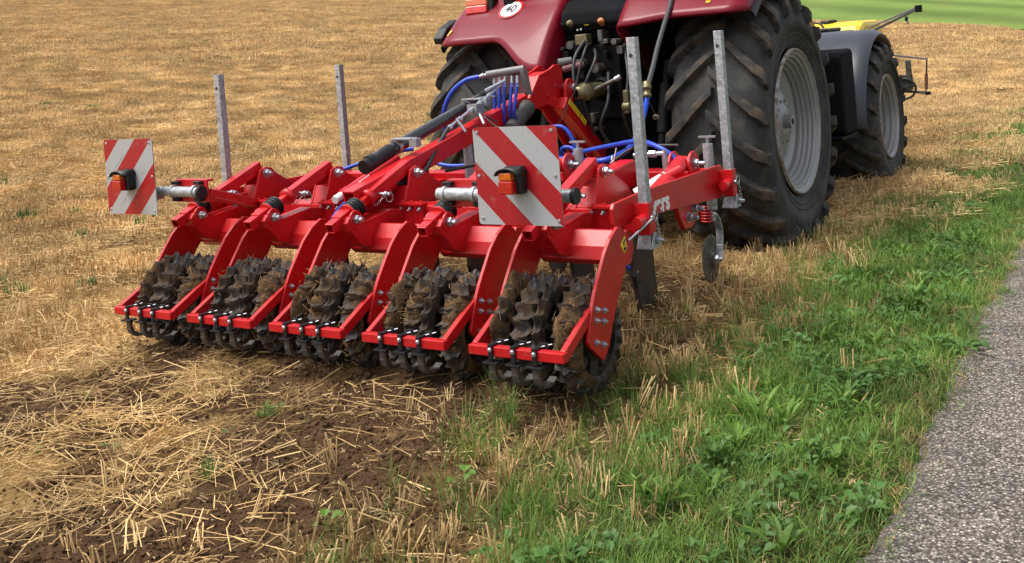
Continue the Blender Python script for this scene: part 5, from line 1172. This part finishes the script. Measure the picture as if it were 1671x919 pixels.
# sparse green sprigs in soil and stubble
d_s = lambda x, y: np.clip(5*sst(.50, .66, fbm(x, y, 1.1, 27, 2))*(1-roll(x, y)), 0, 6)
V_sp = [mk_grass(9, .03, .04, .10, .004, GRASS, .4, 1.2) for _ in range(3)]+[mk_broad(3, .03, .05, .03, WEED)]
add('green_sprigs', sample(6, (-9, -2.2), (1.4, 9), d_s), V_sp, .6, 1.2, 'sparse green seedlings between straw and soil')
V_ft = [mk_grass(60, .12, .07, .20, .014, WEED, .4, 1.1, 2) for _ in range(4)]
p = sample(.9, (-60, -3.5), (3, 60), lambda x, y: .9*sst(.42, .66, fbm(x, y, .25, 28, 2)), far=60, near=8, mg=.10)
scatter('field_weeds', p[0], p[1], V_ft, .3, .95, 'small green weeds scattered through the stubble', zoff=.02)
# two big plants that stand out by themselves
def plant(name, label, cat, x, y, mshs):
    z = float(ground_z(np.array([x]), np.array([y]))[0]); t = thing(name, label, cat, (x, y, z))
    for i, (nm, me, dx, dy, s) in enumerate(mshs):
        o = bpy.data.objects.new(nm, me); COL.objects.link(o); o.parent = t; o.location = (dx, dy, .01); o.scale = (s, s, s); o.rotation_euler = (0, 0, i*1.1)
plant('dandelion_plant', 'dark leafy dandelion clump spreading over the asphalt edge', 'weed', -.84, 5.12, [('leaf_rosette', mk_rosette(14, .17, .045, WEED, 1, .9), 0, 0, 1.0), ('leaf_rosette', mk_rosette(10, .13, .04, WEED, 1, .8), -.13, .05, 1.0)])
plant('grass_tussock', 'flattened green grass tuft at the edge of the bare soil', 'grass tuft', -2.33, 3.42, [('blades', mk_grass(90, .05, .12, .30, .004, GRASS, .75, 1.0), 0, 0, 1.0), ('blades', mk_grass(60, .06, .10, .24, .004, GRASS, .9, .8), -.12, -.06, 1.0)])
plant('round_leaf_seedling', 'single pale round leaf seedling standing at the very bottom of the bare soil', 'seedling', -2.365, 2.38, [('leaves', mk_broad(3, .008, .075, .045, LIME), 0, 0, 1.0)])
plant('round_leaf_seedling', 'flat round leaved seedling in thin grass right of the bare soil', 'seedling', -2.195, 2.915, [('leaves', mk_broad(4, .012, .080, .055, LIME), 0, 0, 1.0)])
plant('dock_plant', 'upright broad green dock leaves in the middle of the verge', 'weed', -1.449, 3.467, [('leaves', mk_rosette(8, .12, .032, WEED, 0, .35), 0, 0, 1.0)])
plant('lime_weed', 'tall lime green clump of strap leaves in the verge beyond the dock plant', 'weed', -1.41, 3.86, [('leaves', mk_rosette(16, .19, .022, LIME, 0, .28), 0, 0, 1.0), ('leaves', mk_rosette(14, .16, .020, LIME, 0, .30), -.08, .06, 1.0), ('leaves', mk_rosette(12, .15, .020, LIME, 0, .3), .09, .03, 1.0)])
plant('lime_weed', 'short lime green clump of strap leaves near the bottom edge of the verge', 'weed', -1.46, 3.06, [('leaves', mk_rosette(13, .14, .020, LIME, 0, .3), 0, 0, 1.0), ('leaves', mk_rosette(12, .13, .018, LIME, 0, .3), -.10, .03, 1.0)])
plant('toothed_weed', 'wide clump of toothed pale backed leaves closest to the asphalt bend', 'weed', -1.19, 4.30, [('leaf_rosette', mk_rosette(14, .15, .05, WEED, 1, .8), 0, 0, 1.0), ('leaf_rosette', mk_rosette(12, .14, .045, WEED, 1, .8), -.12, .10, 1.0), ('leaf_rosette', mk_rosette(12, .13, .045, WEED, 0, .8), .02, .20, 1.0)])
plant('green_tuft', 'small dusty green tuft among stubble sticks left of the bare soil', 'grass tuft', -3.0, 2.46, [('blades', mk_grass(34, .03, .06, .13, .005, GRASS, .5, 1.0), 0, 0, 1.0)])
plant('green_tuft', 'low bright green tuft under the long straws behind the middle rollers', 'grass tuft', -3.32, 3.06, [('blades', mk_grass(40, .05, .05, .11, .006, GRASS, .7, 1.2), 0, 0, 1.0), ('leaves', mk_broad(6, .05, .05, .03, WEED), .03, 0, 1.0)])
